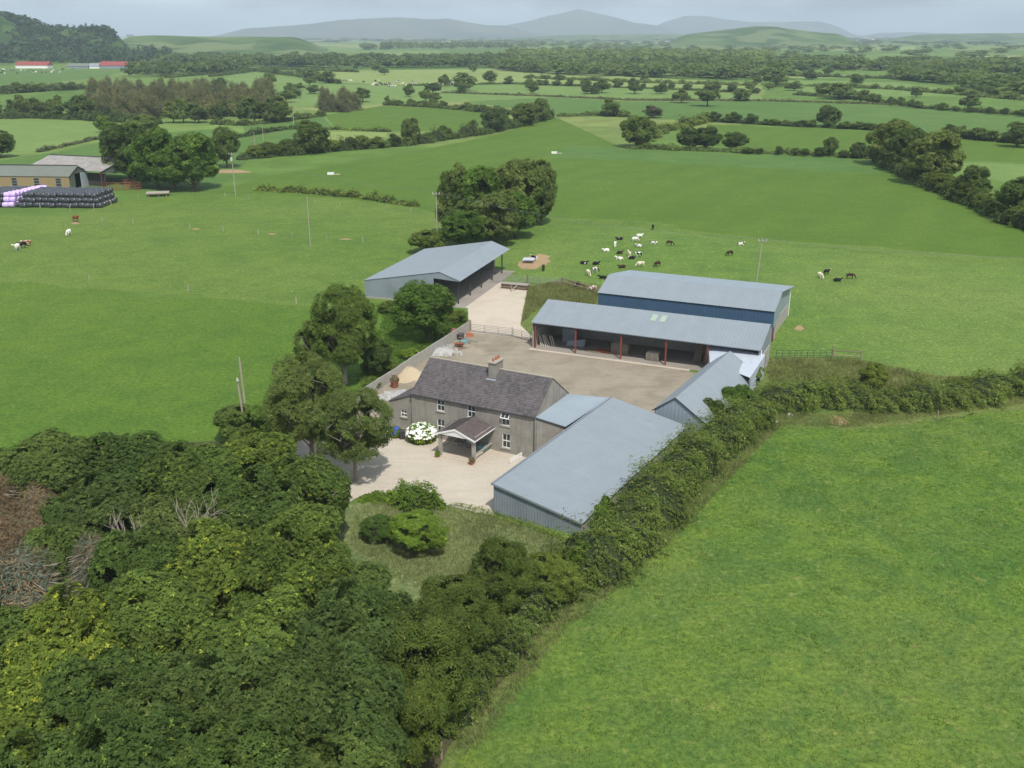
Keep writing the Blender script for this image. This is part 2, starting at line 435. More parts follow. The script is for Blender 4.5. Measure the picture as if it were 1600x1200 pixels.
M['ground'] = ground_mat()
S = 26000
gm = bpy.data.meshes.new('ground')
gm.from_pydata([(-S, -400, 0), (S, -400, 0), (S, 24000, 0), (-S, 24000, 0)], [], [(0, 1, 2, 3)])
tag(link_mesh('ground', gm, None, M['ground']), kind='structure')

SHEETS = []
def sheet(name, pts, mat, z, kind='structure', world=False, wob=0.0):
    """flat patch of ground from a pixel outline"""
    P = [Vector(p).to_2d() if world else W(*p).to_2d() for p in pts]
    if wob:
        Q = []
        rr = random.Random(len(pts) * 17 + int(abs(P[0].x) * 10))
        for a, b in zip(P, P[1:] + P[:1]):
            k = max(1, int((b - a).length / (wob * 2.5)))
            for i in range(k):
                q = a.lerp(b, i / k)
                if i: q = q + Vector((rr.uniform(-1, 1), rr.uniform(-1, 1))) * wob
                Q.append(q)
        P = Q
    bm = bmesh.new()
    f = bm.faces.new([bm.verts.new((p.x, p.y, z)) for p in P])
    if f.calc_center_median() and f.normal.z < 0: pass
    bm.normal_update()
    if f.normal.z < 0: f.normal_flip()
    bmesh.ops.triangulate(bm, faces=[f])
    me = bpy.data.meshes.new(name); bm.to_mesh(me); bm.free()
    o = link_mesh(name, me, None, mat)
    return tag(o, kind=kind)

Z = 0.006
# far strips first, then the nearer pasture
sheet('field', [(-300, 113), (60, 108), (190, 112), (160, 122), (50, 131), (0, 139), (-300, 145)], M['grass_mid'], Z)
sheet('field', [(-300, 190), (0, 187), (150, 181), (330, 191), (200, 206), (90, 233), (0, 246), (-300, 262)], M['grass_pale'], Z)
sheet('field', [(-300, 266), (0, 251), (100, 235), (210, 210), (360, 200), (410, 228), (340, 296), (160, 296), (-300, 330)], M['grass_mid'], 2 * Z)
sheet('field', [(380, 196), (450, 191), (505, 182), (520, 200), (500, 215), (440, 228), (385, 228)], M['grass_mid'], Z)
sheet('field', [(390, 228), (440, 226), (480, 212), (520, 206), (604, 207), (604, 214), (520, 227), (400, 240)], M['grass_hay'], 3 * Z)
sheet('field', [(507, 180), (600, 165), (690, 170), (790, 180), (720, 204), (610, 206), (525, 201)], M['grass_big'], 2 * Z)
sheet('field', [(290, 130), (400, 114), (520, 131), (640, 134), (700, 136), (720, 160), (600, 162), (545, 168), (300, 168)], M['grass_pale'], Z)
sheet('field', [(500, 111), (800, 107), (1000, 121), (1195, 130), (1190, 139), (1000, 136), (800, 130), (640, 133), (520, 129)], M['grass_hay'], Z)
sheet('field', [(640, 136), (800, 132), (1000, 139), (1185, 148), (1195, 157), (985, 158), (860, 151), (720, 158)], M['grass_pale'], 2 * Z)
sheet('field', [(720, 159), (860, 152), (985, 159), (1200, 158), (1400, 166), (1800, 185), (1800, 218), (1400, 204), (1130, 192), (985, 183), (870, 182), (830, 172)], M['grass_mid'], 3 * Z)
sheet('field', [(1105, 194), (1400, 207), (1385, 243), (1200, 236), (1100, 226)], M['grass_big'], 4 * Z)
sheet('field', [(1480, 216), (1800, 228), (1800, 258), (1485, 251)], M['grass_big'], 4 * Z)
sheet('field', [(1485, 254), (1800, 262), (1800, 330), (1600, 292), (1500, 270)], M['grass_pale'], 5 * Z)
sheet('field', [(1230, 124), (1400, 129), (1555, 147), (1400, 151), (1235, 143)], M['grass_pale'], Z)
sheet('field', [(1000, 108), (1180, 111), (1400, 122), (1200, 122), (1000, 114)], M['grass_hay'], Z)
sheet('field', [(330, 68), (470, 62), (470, 75), (330, 79)], M['grass_pale'], Z)
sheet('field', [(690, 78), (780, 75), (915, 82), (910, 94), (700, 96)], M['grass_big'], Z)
sheet('field', [(1260, 74), (1430, 72), (1430, 78), (1260, 80)], M['grass_hay'], Z)
# the fields round the farm
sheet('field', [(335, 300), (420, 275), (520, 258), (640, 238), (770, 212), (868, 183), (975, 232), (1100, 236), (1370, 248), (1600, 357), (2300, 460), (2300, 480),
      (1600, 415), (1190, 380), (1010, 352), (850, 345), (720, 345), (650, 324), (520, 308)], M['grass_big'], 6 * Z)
sheet('field', [(890, 226), (975, 232), (1100, 236), (1370, 248), (1420, 275), (1200, 264), (1000, 252), (860, 246)], M['grass_mid'], 7 * Z, wob=2.0)
sheet('field', [(690, 470), (700, 400), (720, 346), (850, 345), (1010, 352), (1190, 380), (1600, 415), (2300, 480), (2300, 600), (1600, 640), (1330, 660), (1150, 640), (1000, 520), (830, 520), (700, 560)], M['grass_paddock'], 7 * Z, wob=0.8)
sheet('field', [(720, 349), (850, 348), (1010, 355), (1190, 383), (1600, 418), (2300, 484), (2300, 466), (1600, 404), (1190, 373), (1010, 346), (850, 339), (722, 342)], M['grass_left'], 7.6 * Z, wob=2.6)
sheet('field', [(-400, 352), (120, 334), (200, 312), (335, 301), (520, 309), (650, 325), (720, 346), (740, 420), (640, 500), (500, 482), (330, 466), (0, 442), (-400, 425)], M['grass_left'], 6 * Z, wob=0.6)
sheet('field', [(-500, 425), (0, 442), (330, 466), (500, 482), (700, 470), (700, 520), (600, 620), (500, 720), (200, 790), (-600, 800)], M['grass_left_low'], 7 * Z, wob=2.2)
sheet('field', [(500, 1500), (690, 1185), (770, 1090), (860, 975), (1000, 862), (1100, 760), (1215, 652), (1330, 652), (1600, 622), (2500, 560), (3200, 1500)], M['grass_front'], 5 * Z)
sheet('grass_bank', [(1180, 560), (1230, 556), (1330, 562), (1470, 590), (1600, 596), (1750, 596), (1750, 640), (1600, 640), (1330, 668), (1200, 668), (1150, 640)], M['grass_rough'], 9 * Z, wob=0.6)
sheet('grass_verge', [(640, 1260), (690, 1180), (770, 1080), (860, 965), (1000, 850), (1100, 750), (1205, 648), (1330, 648), (1600, 615), (1800, 600), (1800, 612), (1600, 634), (1440, 660), (1330, 672), (1225, 668),
      (1112, 764), (1010, 866), (905, 955), (850, 1000), (785, 1088), (725, 1180), (690, 1260)], M['grass_verge'], 7 * Z, wob=0.35)
sheet('garden_grass', [(540, 790), (620, 775), (770, 806), (900, 846), (920, 900), (800, 985), (640, 985), (560, 960), (530, 860)], M['grass_garden'], 8.7 * Z, wob=0.3)
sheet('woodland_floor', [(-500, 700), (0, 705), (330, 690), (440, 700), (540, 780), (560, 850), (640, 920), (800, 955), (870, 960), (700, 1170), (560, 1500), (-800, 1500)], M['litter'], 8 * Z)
sheet('grass_patch', [(800, 520), (812, 500), (824, 448), (880, 436), (940, 446), (935, 478), (850, 476), (830, 520)], M['grass_rough'], 10 * Z, wob=0.3)
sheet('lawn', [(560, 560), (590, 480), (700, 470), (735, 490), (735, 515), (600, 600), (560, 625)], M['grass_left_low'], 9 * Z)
# yards
sheet('rear_yard', [(732, 515), (835, 530), (1120, 590), (1090, 690), (960, 690), (860, 620), (700, 640), (560, 660), (545, 640), (640, 575)], M['gravel_yard'], 11 * Z)
sheet('front_yard', [(430, 705), (540, 660), (640, 650), (760, 650), (880, 690), (900, 760), (830, 790), (768, 806), (700, 792), (640, 780), (560, 778), (535, 790), (500, 760)], M['gravel_pale'], 12 * Z, wob=0.15)
sheet('driveway', [(380, 735), (440, 700), (520, 705), (545, 790), (490, 800)], M['gravel_yard'], 11.5 * Z)
sheet('concrete_apron', [(700, 480), (716, 452), (780, 440), (826, 444), (822, 462), (813, 508), (834, 529), (733, 520), (731, 482)], M['concrete'], 12.5 * Z, wob=0.06)
sheet('bare_soil', [(808, 415), (818, 403), (842, 397), (860, 401), (856, 413), (836, 421), (815, 421)], M['soil'], 9 * Z, wob=0.5)
for cx, cy, w, h in ((1249, 513, 7, 4), (1310, 658, 14, 7), (118, 349, 6, 1.5), (306, 358, 6, 1), (425, 366, 7, 1), (540, 374, 9, 1), (360, 268, 30, 3)):
    sheet('bare_soil', [(cx + w * math.cos(t) * (1 + 0.3 * math.sin(3 * t)), cy + h * math.sin(t)) for t in [i * math.pi / 6 for i in range(12)]], M['soil'], 10 * Z, wob=0.15)

# ---- hills on the skyline: ridge profile (photo pixels) swept into rounded ground
def hill(name, prof, dist, depth, mat, nd_=26, jag=0.0, seed=1, taper=True):
    rr = np.random.default_rng(seed)
    pr = np.array(prof, float)
    xs = np.linspace(pr[0, 0], pr[-1, 0], 130)
    ys = np.interp(xs, pr[:, 0], pr[:, 1])
    ys += np.convolve(rr.normal(0, 1, 130), np.ones(5) / 5, 'same') * jag
    V, F = [], []
    for i, (x, y) in enumerate(zip(xs, ys)):
        d = ray(x, y); X = d.x / d.y
        for j in range(nd_ + 1):
            t = j / nd_ * 2 - 1
            Dj = dist + t * depth
            hz = max(0.0, CAMH + d.z / d.y * dist)
            if taper: q_ = min(1.0, min(i, len(xs) - 1 - i) / (0.16 * len(xs))); hz *= q_ * q_ * (3 - 2 * q_)
            hh = hz * (math.cos(t * math.pi) * 0.5 + 0.5) ** 0.9
            hh *= 1 + 0.16 * math.sin(x * 0.045 + t * 5 + seed) * (1 - abs(t)) * abs(t) * 4
            V.append((X * Dj, Dj, hh - 1.5))
    k = nd_ + 1
    for i in range(len(xs) - 1):
        for j in range(nd_):
            F.append((i * k + j, (i + 1) * k + j, (i + 1) * k + j + 1, i * k + j + 1))
    me = mesh_quads(name, np.array(V), np.array(F), mat)
    me.polygons.foreach_set("use_smooth", [True] * len(me.polygons))
    return tag(link_mesh(name, me), kind='structure')
def hill_mat(name, a, b2, c3, sc):
    m, n, l, b = newmat(name)
    P = world_pos(n)
    c = mixrgb(n, l, ramp(n, l, noise(n, l, P, sc, 6, 0.6), [(0.42, 0.0), (0.6, 1.0)]), a, b2)
    v = n.new("ShaderNodeTexVoronoi"); v.inputs['Scale'].default_value = sc * 2.5; l.new(P, v.inputs['Vector'])
    sp = n.new("ShaderNodeSeparateColor"); l.new(v.outputs['Color'], sp.inputs[0])
    c = mixrgb(n, l, ramp(n, l, sp.outputs[1], [(0.55, 0.0), (0.6, 0.8)]), c, c3)
    l.new(c, b.inputs['Base Color']); b.inputs['Roughness'].default_value = 1.0; b.inputs['Specular IOR Level'].default_value = 0.0
    return m
M['mountain'] = hill_mat('mountain', (0.055, 0.075, 0.04), (0.11, 0.12, 0.06), (0.09, 0.10, 0.055), 0.0006)
M['hill'] = hill_mat('hill', (0.045, 0.09, 0.028), (0.095, 0.155, 0.045), (0.15, 0.19, 0.075), 0.004)
M['hill_wood'] = hill_mat('hill_wood', (0.03, 0.062, 0.02), (0.045, 0.085, 0.025), (0.07, 0.12, 0.03), 0.006)
hill('mountain', [(690, 53), (770, 42), (830, 33), (870, 22), (905, 14), (940, 22), (990, 36), (1040, 40), (1100, 53)], 14000, 2600, M['mountain'], seed=2, jag=0.4)
hill('mountain', [(980, 53), (1030, 36), (1070, 25), (1110, 27), (1170, 34), (1230, 35), (1280, 33), (1310, 40), (1360, 53)], 15500, 2600, M['mountain'], seed=3, jag=0.4)
hill('mountain', [(300, 54), (350, 47), (420, 42), (500, 36), (560, 29), (620, 27), (660, 31), (700, 29), (760, 39), (820, 42), (880, 53)], 11500, 2400, M['mountain'], seed=4, jag=0.4)
hill('mountain', [(1330, 54), (1380, 51), (1420, 50), (1480, 52), (1600, 54)], 16000, 2600, M['mountain'], seed=6, jag=0.2)
hill('hill', [(1020, 62), (1080, 52), (1130, 46), (1180, 41), (1215, 42), (1260, 48), (1320, 54), (1360, 60)], 4200, 900, M['hill'], seed=5)
hill('hill', [(1340, 58), (1450, 53), (1600, 51), (1800, 50), (2000, 56)], 6500, 1500, M['hill'], seed=8)
hill('hill', [(150, 62), (190, 56), (240, 55), (300, 56), (360, 57), (450, 57), (520, 61)], 3000, 700, M['hill'], seed=9)
hill('hill', [(760, 60), (900, 54), (1050, 53), (1150, 58)], 7500, 1500, M['hill'], seed=12)
HILLW = [(-260, 60), (-150, 30), (-60, 18), (0, 21), (40, 28), (85, 44), (120, 46), (170, 46), (188, 58), (215, 90)]
hill('hill', HILLW, 2100, 450, M['hill_wood'], seed=10, taper=False)

# ================================================================== VEGETATION
def unit(a): return a / (np.linalg.norm(a, axis=-1, keepdims=True) + 1e-9)
def sprays(rng, P, N, k, L, w, droop=0.1, up=0.35, flat=0.2):
    """a rosette of k leaf blades at every point; returns verts, quads, tint"""
    n = len(P)
    A = unit(N * (1 - up) + np.array([0, 0, up]) + rng.normal(0, 0.22, (n, 3)))
    T = unit(np.cross(A, rng.normal(0, 1, (n, 3)))); B = np.cross(A, T)
    sz = rng.uniform(0.7, 1.3, (n, 1)); tint = rng.beta(2.0, 2.0, n)
    VV, TT = [], []
    for j in range(k):
        th = (2 * math.pi * j / k + rng.uniform(-0.5, 0.5, n))[:, None]
        D = unit(np.cos(th) * T + np.sin(th) * B + A * rng.uniform(flat - 0.15, flat + 0.25, (n, 1)) - np.array([0, 0, droop]))
        Sd = unit(np.cross(D, A) + rng.normal(0, 0.25, (n, 3)))
        l = L * sz * rng.uniform(0.75, 1.2, (n, 1)); ww = w * sz
        VV.append(np.stack([P, P + D * l * 0.55 + Sd * ww * 0.5, P + D * l, P + D * l * 0.55 - Sd * ww * 0.5], 1))
        TT.append(np.repeat(np.clip(tint + rng.normal(0, 0.06, n), 0, 1)[:, None], 4, 1))
    V = np.concatenate(VV).reshape(-1, 3); t = np.concatenate(TT).ravel()
    Q = np.arange(len(V)).reshape(-1, 4)
    return V, Q, t
def crown_points(rng, blobs, n, lo=-0.55, gap=0.0, thick=0.32, seedv=0.0):
    """points on the outer shells of overlapping leaf masses"""
    blobs = np.array(blobs)
    wts = blobs[:, 3] * blobs[:, 4]; wts = wts / wts.sum()
    P, N = [], []
    got = 0
    while got < n:
        m = n
        i = rng.choice(len(blobs), m, p=wts)
        d = unit(rng.normal(0, 1, (m, 3)))
        keep = d[:, 2] > lo - rng.random(m) * 0.3
        r = 1 - thick * rng.random(m) ** 1.6 + rng.normal(0, 0.04, m)
        p = blobs[i, :3] + d * blobs[i][:, 3:6] * r[:, None]
        q = (p[:, None, :] - blobs[None, :, :3]) / blobs[None, :, 3:6]
        inside = (np.sum(q * q, 2) < 0.45).any(1)
        keep &= ~inside
        if gap > 0:
            s = p * 1.9 + seedv
            f = np.sin(s[:, 0] + 1.3 * np.sin(s[:, 1])) + np.sin(s[:, 1] * 1.1 + 1.1 * np.sin(s[:, 2])) + np.sin(s[:, 2] * 1.2 + np.sin(s[:, 0]))
            keep &= f > (-1.6 + gap * 2.0)
        P.append(p[keep]); N.append(unit(d[keep] / blobs[i][keep][:, 3:6]))
        got += keep.sum()
    return np.concatenate(P)[:n], np.concatenate(N)[:n]

def broad_blobs(rng, R=4.0, H=10.0, base=2.2, nb=16, squash=0.8):
    c = (H + base) / 2; hv = (H - base) / 2
    bl = [(0, 0, c, R * 0.62, R * 0.62, hv * 0.72)]
    for i in range(nb):
        th = i * 2.399 + rng.uniform(-0.4, 0.4); zt = rng.uniform(-0.75, 0.92)
        rad = math.sqrt(max(0.05, 1 - zt * zt)) * rng.uniform(0.55, 0.80)
        r = R * rng.uniform(0.26, 0.42)
        bl.append((R * rad * math.cos(th), R * rad * math.sin(th), c + hv * zt * 0.74, r, r, r * squash))
    return bl
def limbs(mb, rng, blobs, H, base, tr):
    top = Vector((rng.uniform(-.3, .3), rng.uniform(-.3, .3), base + (H - base) * 0.45))
    mb.tube((0, 0, -0.15), (0, 0, 0.3), tr * 1.5, tr * 1.1, 7)
    mb.tube((0, 0, 0.3), (top.x * .4, top.y * .4, base), tr * 1.1, tr * 0.85, 7)
    mb.tube((top.x * .4, top.y * .4, base), top, tr * 0.85, tr * 0.4, 7)
    for b in blobs[1:]:
        s = Vector((top.x * .4, top.y * .4, base)).lerp(top, rng.uniform(0, 0.9))
        e = Vector(b[:3]); m_ = s.lerp(e, 0.55) + Vector((0, 0, -0.25))
        mb.tube(s, m_, tr * 0.36, tr * 0.22, 5); mb.tube(m_, e, tr * 0.22, tr * 0.06, 5)

CROWN = {}
def make_broad(key, seed, n, k, L, w, R=4.0, H=10.0, base=2.2, nb=16, gap=0.25, droop=0.12, up=0.35, lo=-0.5, squash=0.8, tr=0.26, thick=0.35, bare=0):
    rng = np.random.default_rng(seed)
    bl = broad_blobs(rng, R, H, base, nb, squash)
    P, N = crown_points(rng, bl, n, lo, gap, thick, seed)
    V, Q, t = sprays(rng, P, N, k, L, w, droop, up)
    mb = MB(); limbs(mb, rng, bl, H, base, tr)
    for i in range(bare):   # bare dead twigs poking out
        b = bl[rng.integers(1, len(bl))]; s = Vector(b[:3]); d = Vector(unit(rng.normal(0, 1, 3) + np.array([0, 0, .4])))
        mb.tube(s, s + d * b[3] * rng.uniform(1.0, 1.35), 0.05, 0.015, 4)
    CROWN[key] = (V, Q, t, mb)
def make_conifer(key, seed, n, L, w, R=2.6, H=10.0, droop=0.3, gap=0.3, pw=1.0, nbr=46):
    rng = np.random.default_rng(seed)
    z = 1.0 + (H - 1.0) * (1 - np.sqrt(rng.random(n))) ** 0.9
    z = np.clip(z, 0.8, H)
    tier = 0.5 + 0.5 * np.abs(np.sin(z * 3.1))
    th0 = rng.integers(0, 11, n) * 0.571 + np.floor(z * 1.1) * 1.7 + rng.normal(0, 0.16, n)
    rr = ((H - z) / H) ** pw * R * rng.random(n) ** 0.45 * (0.72 + 0.35 * tier) * (1 + 0.35 * np.sin(th0 * 2 + z * 0.8 + seed)) + 0.1
    P = np.stack([rr * np.cos(th0), rr * np.sin(th0), z - rr * 0.22], 1)
    N = unit(np.stack([np.cos(th0), np.sin(th0), np.full(n, 0.35)], 1))
    V, Q, t = sprays(rng, P, N, 3, L, w, droop, 0.3)
    mb = MB(); mb.tube((0, 0, -0.15), (0, 0, H * 0.96), 0.2, 0.03, 6)
    for i in range(nbr):
        zz = rng.uniform(1.2, H * 0.9); a = rng.uniform(0, 6.28); r = ((H - zz) / H) ** pw * R * rng.uniform(.8, 1.3)
        mb.tube((0, 0, zz), (r * math.cos(a), r * math.sin(a), zz - r * 0.15), 0.05, 0.012, 4)
    CROWN[key] = (V, Q, t, mb)
MESHES = {}
def tree_meshes(key, leaf, bark='bark'):
    k = key
    if k not in MESHES:
        V, Q, t, mb = CROWN[key]
        MESHES[k] = (mesh_quads('crown', V, Q, M[leaf], t), mb.mesh('trunk', M[bark]))
    return MESHES[k]
def own_mat(o, mat):
    o.material_slots[0].link = 'OBJECT'; o.material_slots[0].material = mat
    return o
def tree(name, pos, h, w, key, leaf, label, cat='tree', group=None, rz=None, bark='bark', base_h=10.0, base_w=8.0):
    cm, tm = tree_meshes(key, leaf, bark)
    e = empty(name, (pos[0], pos[1], 0), label, cat, group, rz if rz is not None else random.uniform(0, 6.28))
    e.scale = (w / base_w, w / base_w, h / base_h)
    own_mat(link_mesh('crown', cm, e), M[leaf]); own_mat(link_mesh('trunk', tm, e), M[bark])
    return e
# near kinds (fine leaf sprays), middle distance, far
make_broad('n1', 1, 15500, 5, 0.20, 0.112, nb=26, gap=0.22, base=1.0, lo=-0.8, squash=0.95, thick=0.6)
make_broad('n2', 2, 15500, 5, 0.20, 0.112, nb=32, gap=0.22, base=1.0, lo=-0.8, squash=1.0, thick=0.6)
make_broad('n3', 3, 15500, 5, 0.20, 0.112, nb=24, gap=0.22, base=1.0, lo=-0.8, squash=1.0, thick=0.6)
make_broad('round', 9, 9500, 5, 0.22, 0.12, nb=30, gap=0.15, base=0.3, lo=-0.95, squash=1.0, thick=0.5)
make_broad('ash1', 4, 11500, 4, 0.26, 0.085, nb=34, gap=0.60, droop=0.35, base=1.4, bare=40, thick=0.6, lo=-0.8, squash=1.0)
make_broad('ash2', 5, 11500, 4, 0.26, 0.085, nb=32, gap=0.55, droop=0.3, base=1.2, bare=30, thick=0.6, lo=-0.8, squash=1.0)
make_broad('haw1', 6, 10000, 4, 0.30, 0.10, nb=30, gap=0.3, thick=0.55, droop=0.55, up=0.15, base=0.6, lo=-0.9, squash=0.95)
make_broad('haw2', 7, 10000, 4, 0.30, 0.10, nb=34, gap=0.32, thick=0.55, droop=0.55, up=0.15, base=0.5, lo=-0.9, squash=1.0)
make_broad('bush', 8, 7000, 4, 0.34, 0.19, nb=18, gap=0.1, base=0.3, lo=-0.9, squash=1.0)
make_broad('m1', 11, 4200, 4, 0.36, 0.21, nb=28, gap=0.38, base=0.2, lo=-0.95, squash=1.0)
make_broad('m2', 12, 4200, 4, 0.36, 0.21, nb=30, gap=0.40, base=0.1, lo=-0.95, squash=1.0)
make_broad('m3', 13, 4200, 4, 0.36, 0.21, nb=24, gap=0.38, base=0.4, lo=-0.9, squash=1.0)
make_broad('f1', 21, 520, 3, 0.95, 0.62, nb=12, gap=0.2, base=1.2, lo=-0.8)
make_broad('f2', 22, 520, 3, 0.95, 0.62, nb=14, gap=0.25, base=0.5, lo=-0.9)
make_broad('f3', 23, 520, 3, 0.95, 0.62, nb=10, gap=0.25, base=1.8, lo=-0.5)
make_conifer('c1', 31, 9000, 0.46, 0.035, R=2.9, pw=0.6, nbr=150)
make_conifer('c2', 32, 10000, 0.42, 0.04, R=3.1, pw=0.55, nbr=120)
make_conifer('cm', 33, 1300, 0.50, 0.14, R=2.5, pw=0.5, nbr=60)
make_conifer('cf', 34, 420, 0.95, 0.5, R=2.3)

def treeC(name, xc, yc, h, w, key, leaf, label, cat='tree', group=None, **kw):   # crown centre pixel
    return tree(name, W(xc, yc, 0.62 * h), h, w, key, leaf, label, cat, group, **kw)
def treeB(name, xb, yb, ytop, wpx, key, leaf, label, cat='tree', group=None, hmin=1.0, **kw):  # foot pixel, top pixel, width in pixels
    p = W(xb, yb); h = max(hmin, top_z(xb, yb, ytop) * 1.02); w = wpx * per_px(p)
    return tree(name, p, h, w, key, leaf, label, cat, group, **kw)

# ---- the wood in front of the farm
FW = 'trees of the wood below the farmyard'
for i, (x, y, h, w, key, leaf, lab) in enumerate([
    (85, 745, 10, 11, 'n1', 'leaf_dark', 'dark leafy tree at the field edge of the wood, next to dead brown conifers'),
    (190, 735, 10.5, 11, 'n2', 'leaf_syc', 'broad dark green sycamore at the field edge of the wood'),
    (300, 745, 10, 10, 'n3', 'leaf_syc', 'sycamore with a few bare pale branches at the field edge of the wood'),
    (405, 730, 9.5, 9, 'n1', 'leaf_yel', 'yellow-green tree at the top corner of the wood by the wooden poles'),
    (475, 765, 9, 8.5, 'n2', 'leaf_syc', 'sycamore beside the driveway end of the wood'),
    (395, 800, 10, 9, 'n3', 'leaf_syc', 'dense green sycamore behind the bright yellow-tipped one'),
    (472, 846, 9.5, 8.0, 'n1', 'leaf_syc', 'green sycamore overhanging the garden grass'),
    (265, 830, 9, 7, 'n2', 'leaf_ash', 'thin greyish tree with dead limbs between conifers and sycamores'),
    (330, 900, 11, 11, 'n2', 'leaf_yel', 'sycamore covered in bright yellow-green seed tips, middle of the wood'),
    (455, 900, 10.5, 9, 'n3', 'leaf_yel', 'sycamore with scattered yellow tips beside the brightest one'),
    (590, 985, 7.5, 6.5, 'n2', 'leaf_syc', 'small sycamore between the wood and the broad olive hawthorn'),
    (556, 938, 8.5, 7.5, 'n1', 'leaf_dark', 'dark tree at the garden edge of the wood'),
    (250, 985, 11, 9, 'n1', 'leaf_syc', 'sycamore below the bright yellow-tipped tree'),
    (400, 1010, 11, 9.5, 'n2', 'leaf_syc', 'large green sycamore in the lower middle of the wood'),
    (530, 1000, 10, 8, 'n3', 'leaf_dark', 'dark tree next to the olive hawthorns'),
    (110, 1015, 11, 8.5, 'n3', 'leaf_yel', 'yellow-tipped sycamore under the grey-blue spruce'),
    (10, 1030, 11, 8.5, 'n2', 'leaf_syc', 'dark sycamore under the grey-blue spruce, beside yellow-tipped one'),
    (300, 1110, 11, 9, 'n3', 'leaf_dark', 'grey-green tree in the lowest row of the wood'),
    (160, 1115, 11, 9, 'n1', 'leaf_syc', 'lower wood sycamore between two dark crowns'),
    (430, 1130, 11, 8.5, 'n1', 'leaf_dark', 'dark blue-green tree in the lowest row of the wood'),
    (545, 1115, 10, 8, 'n2', 'leaf_dark', 'shadowy horse-chestnut-like tree beside the big olive hawthorn'),
    (30, 1150, 11, 8.5, 'n2', 'leaf_yel', 'yellow-green tree in the bottom corner of the wood'),
    (-90, 1000, 11, 9, 'n1', 'leaf_syc', 'outermost sycamore of the wood past the grey-blue spruce'),
    (60, 1260, 11, 9, 'n3', 'leaf_syc', 'sycamore at the near edge of the wood'),
    (210, 1240, 11, 9, 'n2', 'leaf_syc', 'dense sycamore at the near edge of the wood'),
    (370, 1250, 11, 9, 'n1', 'leaf_syc', 'near edge sycamore in front of the dark trees'),
    (520, 1250, 10, 8.5, 'n3', 'leaf_dark', 'dark near edge tree beside the olive hawthorns'),
    (-60, 1190, 11, 9, 'n3', 'leaf_yel', 'yellowish tree past the corner of the wood'),
    (140, 800, 9.5, 9, 'n3', 'leaf_dark', 'shaded dark tree between dead conifer and the field-edge sycamores'),
    (215, 900, 9.5, 8, 'n1', 'leaf_syc', 'sycamore beside the half bare grey-green spruce'),
    (100, 870, 8, 7, 'n2', 'leaf_dark', 'dark tree hidden among the browning conifers'),
    (10, 790, 9, 8, 'n2', 'leaf_dark', 'dark tree half hidden behind the dead brown conifer'),
    (-60, 740, 9, 9, 'n3', 'leaf_dark', 'dark tree past the end of the wood'),
]):
    h += (0.9, -0.9, 0.3, -0.4, 1.2)[i % 5]; w *= 0.93
    treeC('sycamore_tree' if 'syc' in leaf or 'yel' in leaf else 'broadleaf_tree', x, y, h, w, key, leaf, lab, 'tree', FW)
for x, y, h, w, key, leaf, lab in ((0, 800, 10, 7, 'c1', 'leaf_brown', 'dead brown conifer at the edge of the wood'),
                                   (60, 810, 9, 6, 'c2', 'leaf_brown', 'smaller dead brown conifer beside a taller dead one'),
                                   (40, 930, 11, 9, 'c2', 'leaf_spruce', 'grey-blue spruce with browning branches in the wood'),
                                   (150, 900, 10, 7.5, 'c1', 'leaf_spruce', 'half bare grey-green spruce with browning branches'),
                                   (-50, 890, 10.5, 7, 'c1', 'leaf_brown', 'dead conifer past the grey-blue spruce')):
    treeC('conifer_tree', x, y, h, w, key, leaf, lab, 'tree', 'conifers in the wood', base_w=5.4, bark='dead_wood')
for x, y, h, w, key, lab in ((785, 890, 6.8, 5.6, 'haw1', 'rounded olive hawthorn closest to the sheet-metal shed'),
                             (708, 955, 6.8, 7.0, 'haw2', 'broad olive hawthorn between two others along the hedge'),
                             (650, 1025, 8.6, 8.2, 'haw1', 'largest olive hawthorn at the wood end of the hedge'),
                             (622, 1105, 7.6, 6.5, 'haw2', 'lowest olive hawthorn beside the dark fence post'),
                             (860, 895, 4.6, 5.0, 'haw2', 'small grey-green hawthorn behind the shed end')):
    treeC('hawthorn_tree', x, y, h, w, key, 'leaf_haw', lab, 'tree', 'hawthorns along the hedge')
def dead_tree(name, pos, h, lean, label, seed):
    rng = random.Random(seed); t = empty(name, pos, label, 'tree', 'bare dead trees in the wood'); mb = MB()
    def grow(p, d, L, r, k):
        q = p + d * L; mb.tube(p, q, r, r * .65, 5)
        if k == 0: return
        for i in range(3 if k > 1 else 2):
            nd2 = (d + Vector((rng.uniform(-.7, .7), rng.uniform(-.7, .7), rng.uniform(-.25, .5)))).normalized(); grow(p + d * L * rng.uniform(.55, 1.0), nd2, L * rng.uniform(.55, .8), r * .55, k - 1)
    grow(Vector(pos), Vector(lean).normalized(), h * .42, .16, 4)
    o = mb.build('trunk', M['dead_wood'], t); o["kind"] = "stuff"
dead_tree('dead_tree', W(215, 955, 3) - ZV * 3, 12, (.25, -.1, 1), 'bare pale dead tree leaning beside the spruces', 3)
dead_tree('dead_tree', W(255, 900, 3) - ZV * 3, 11, (.45, .1, 1), 'bare pale dead tree leaning towards the field', 5)
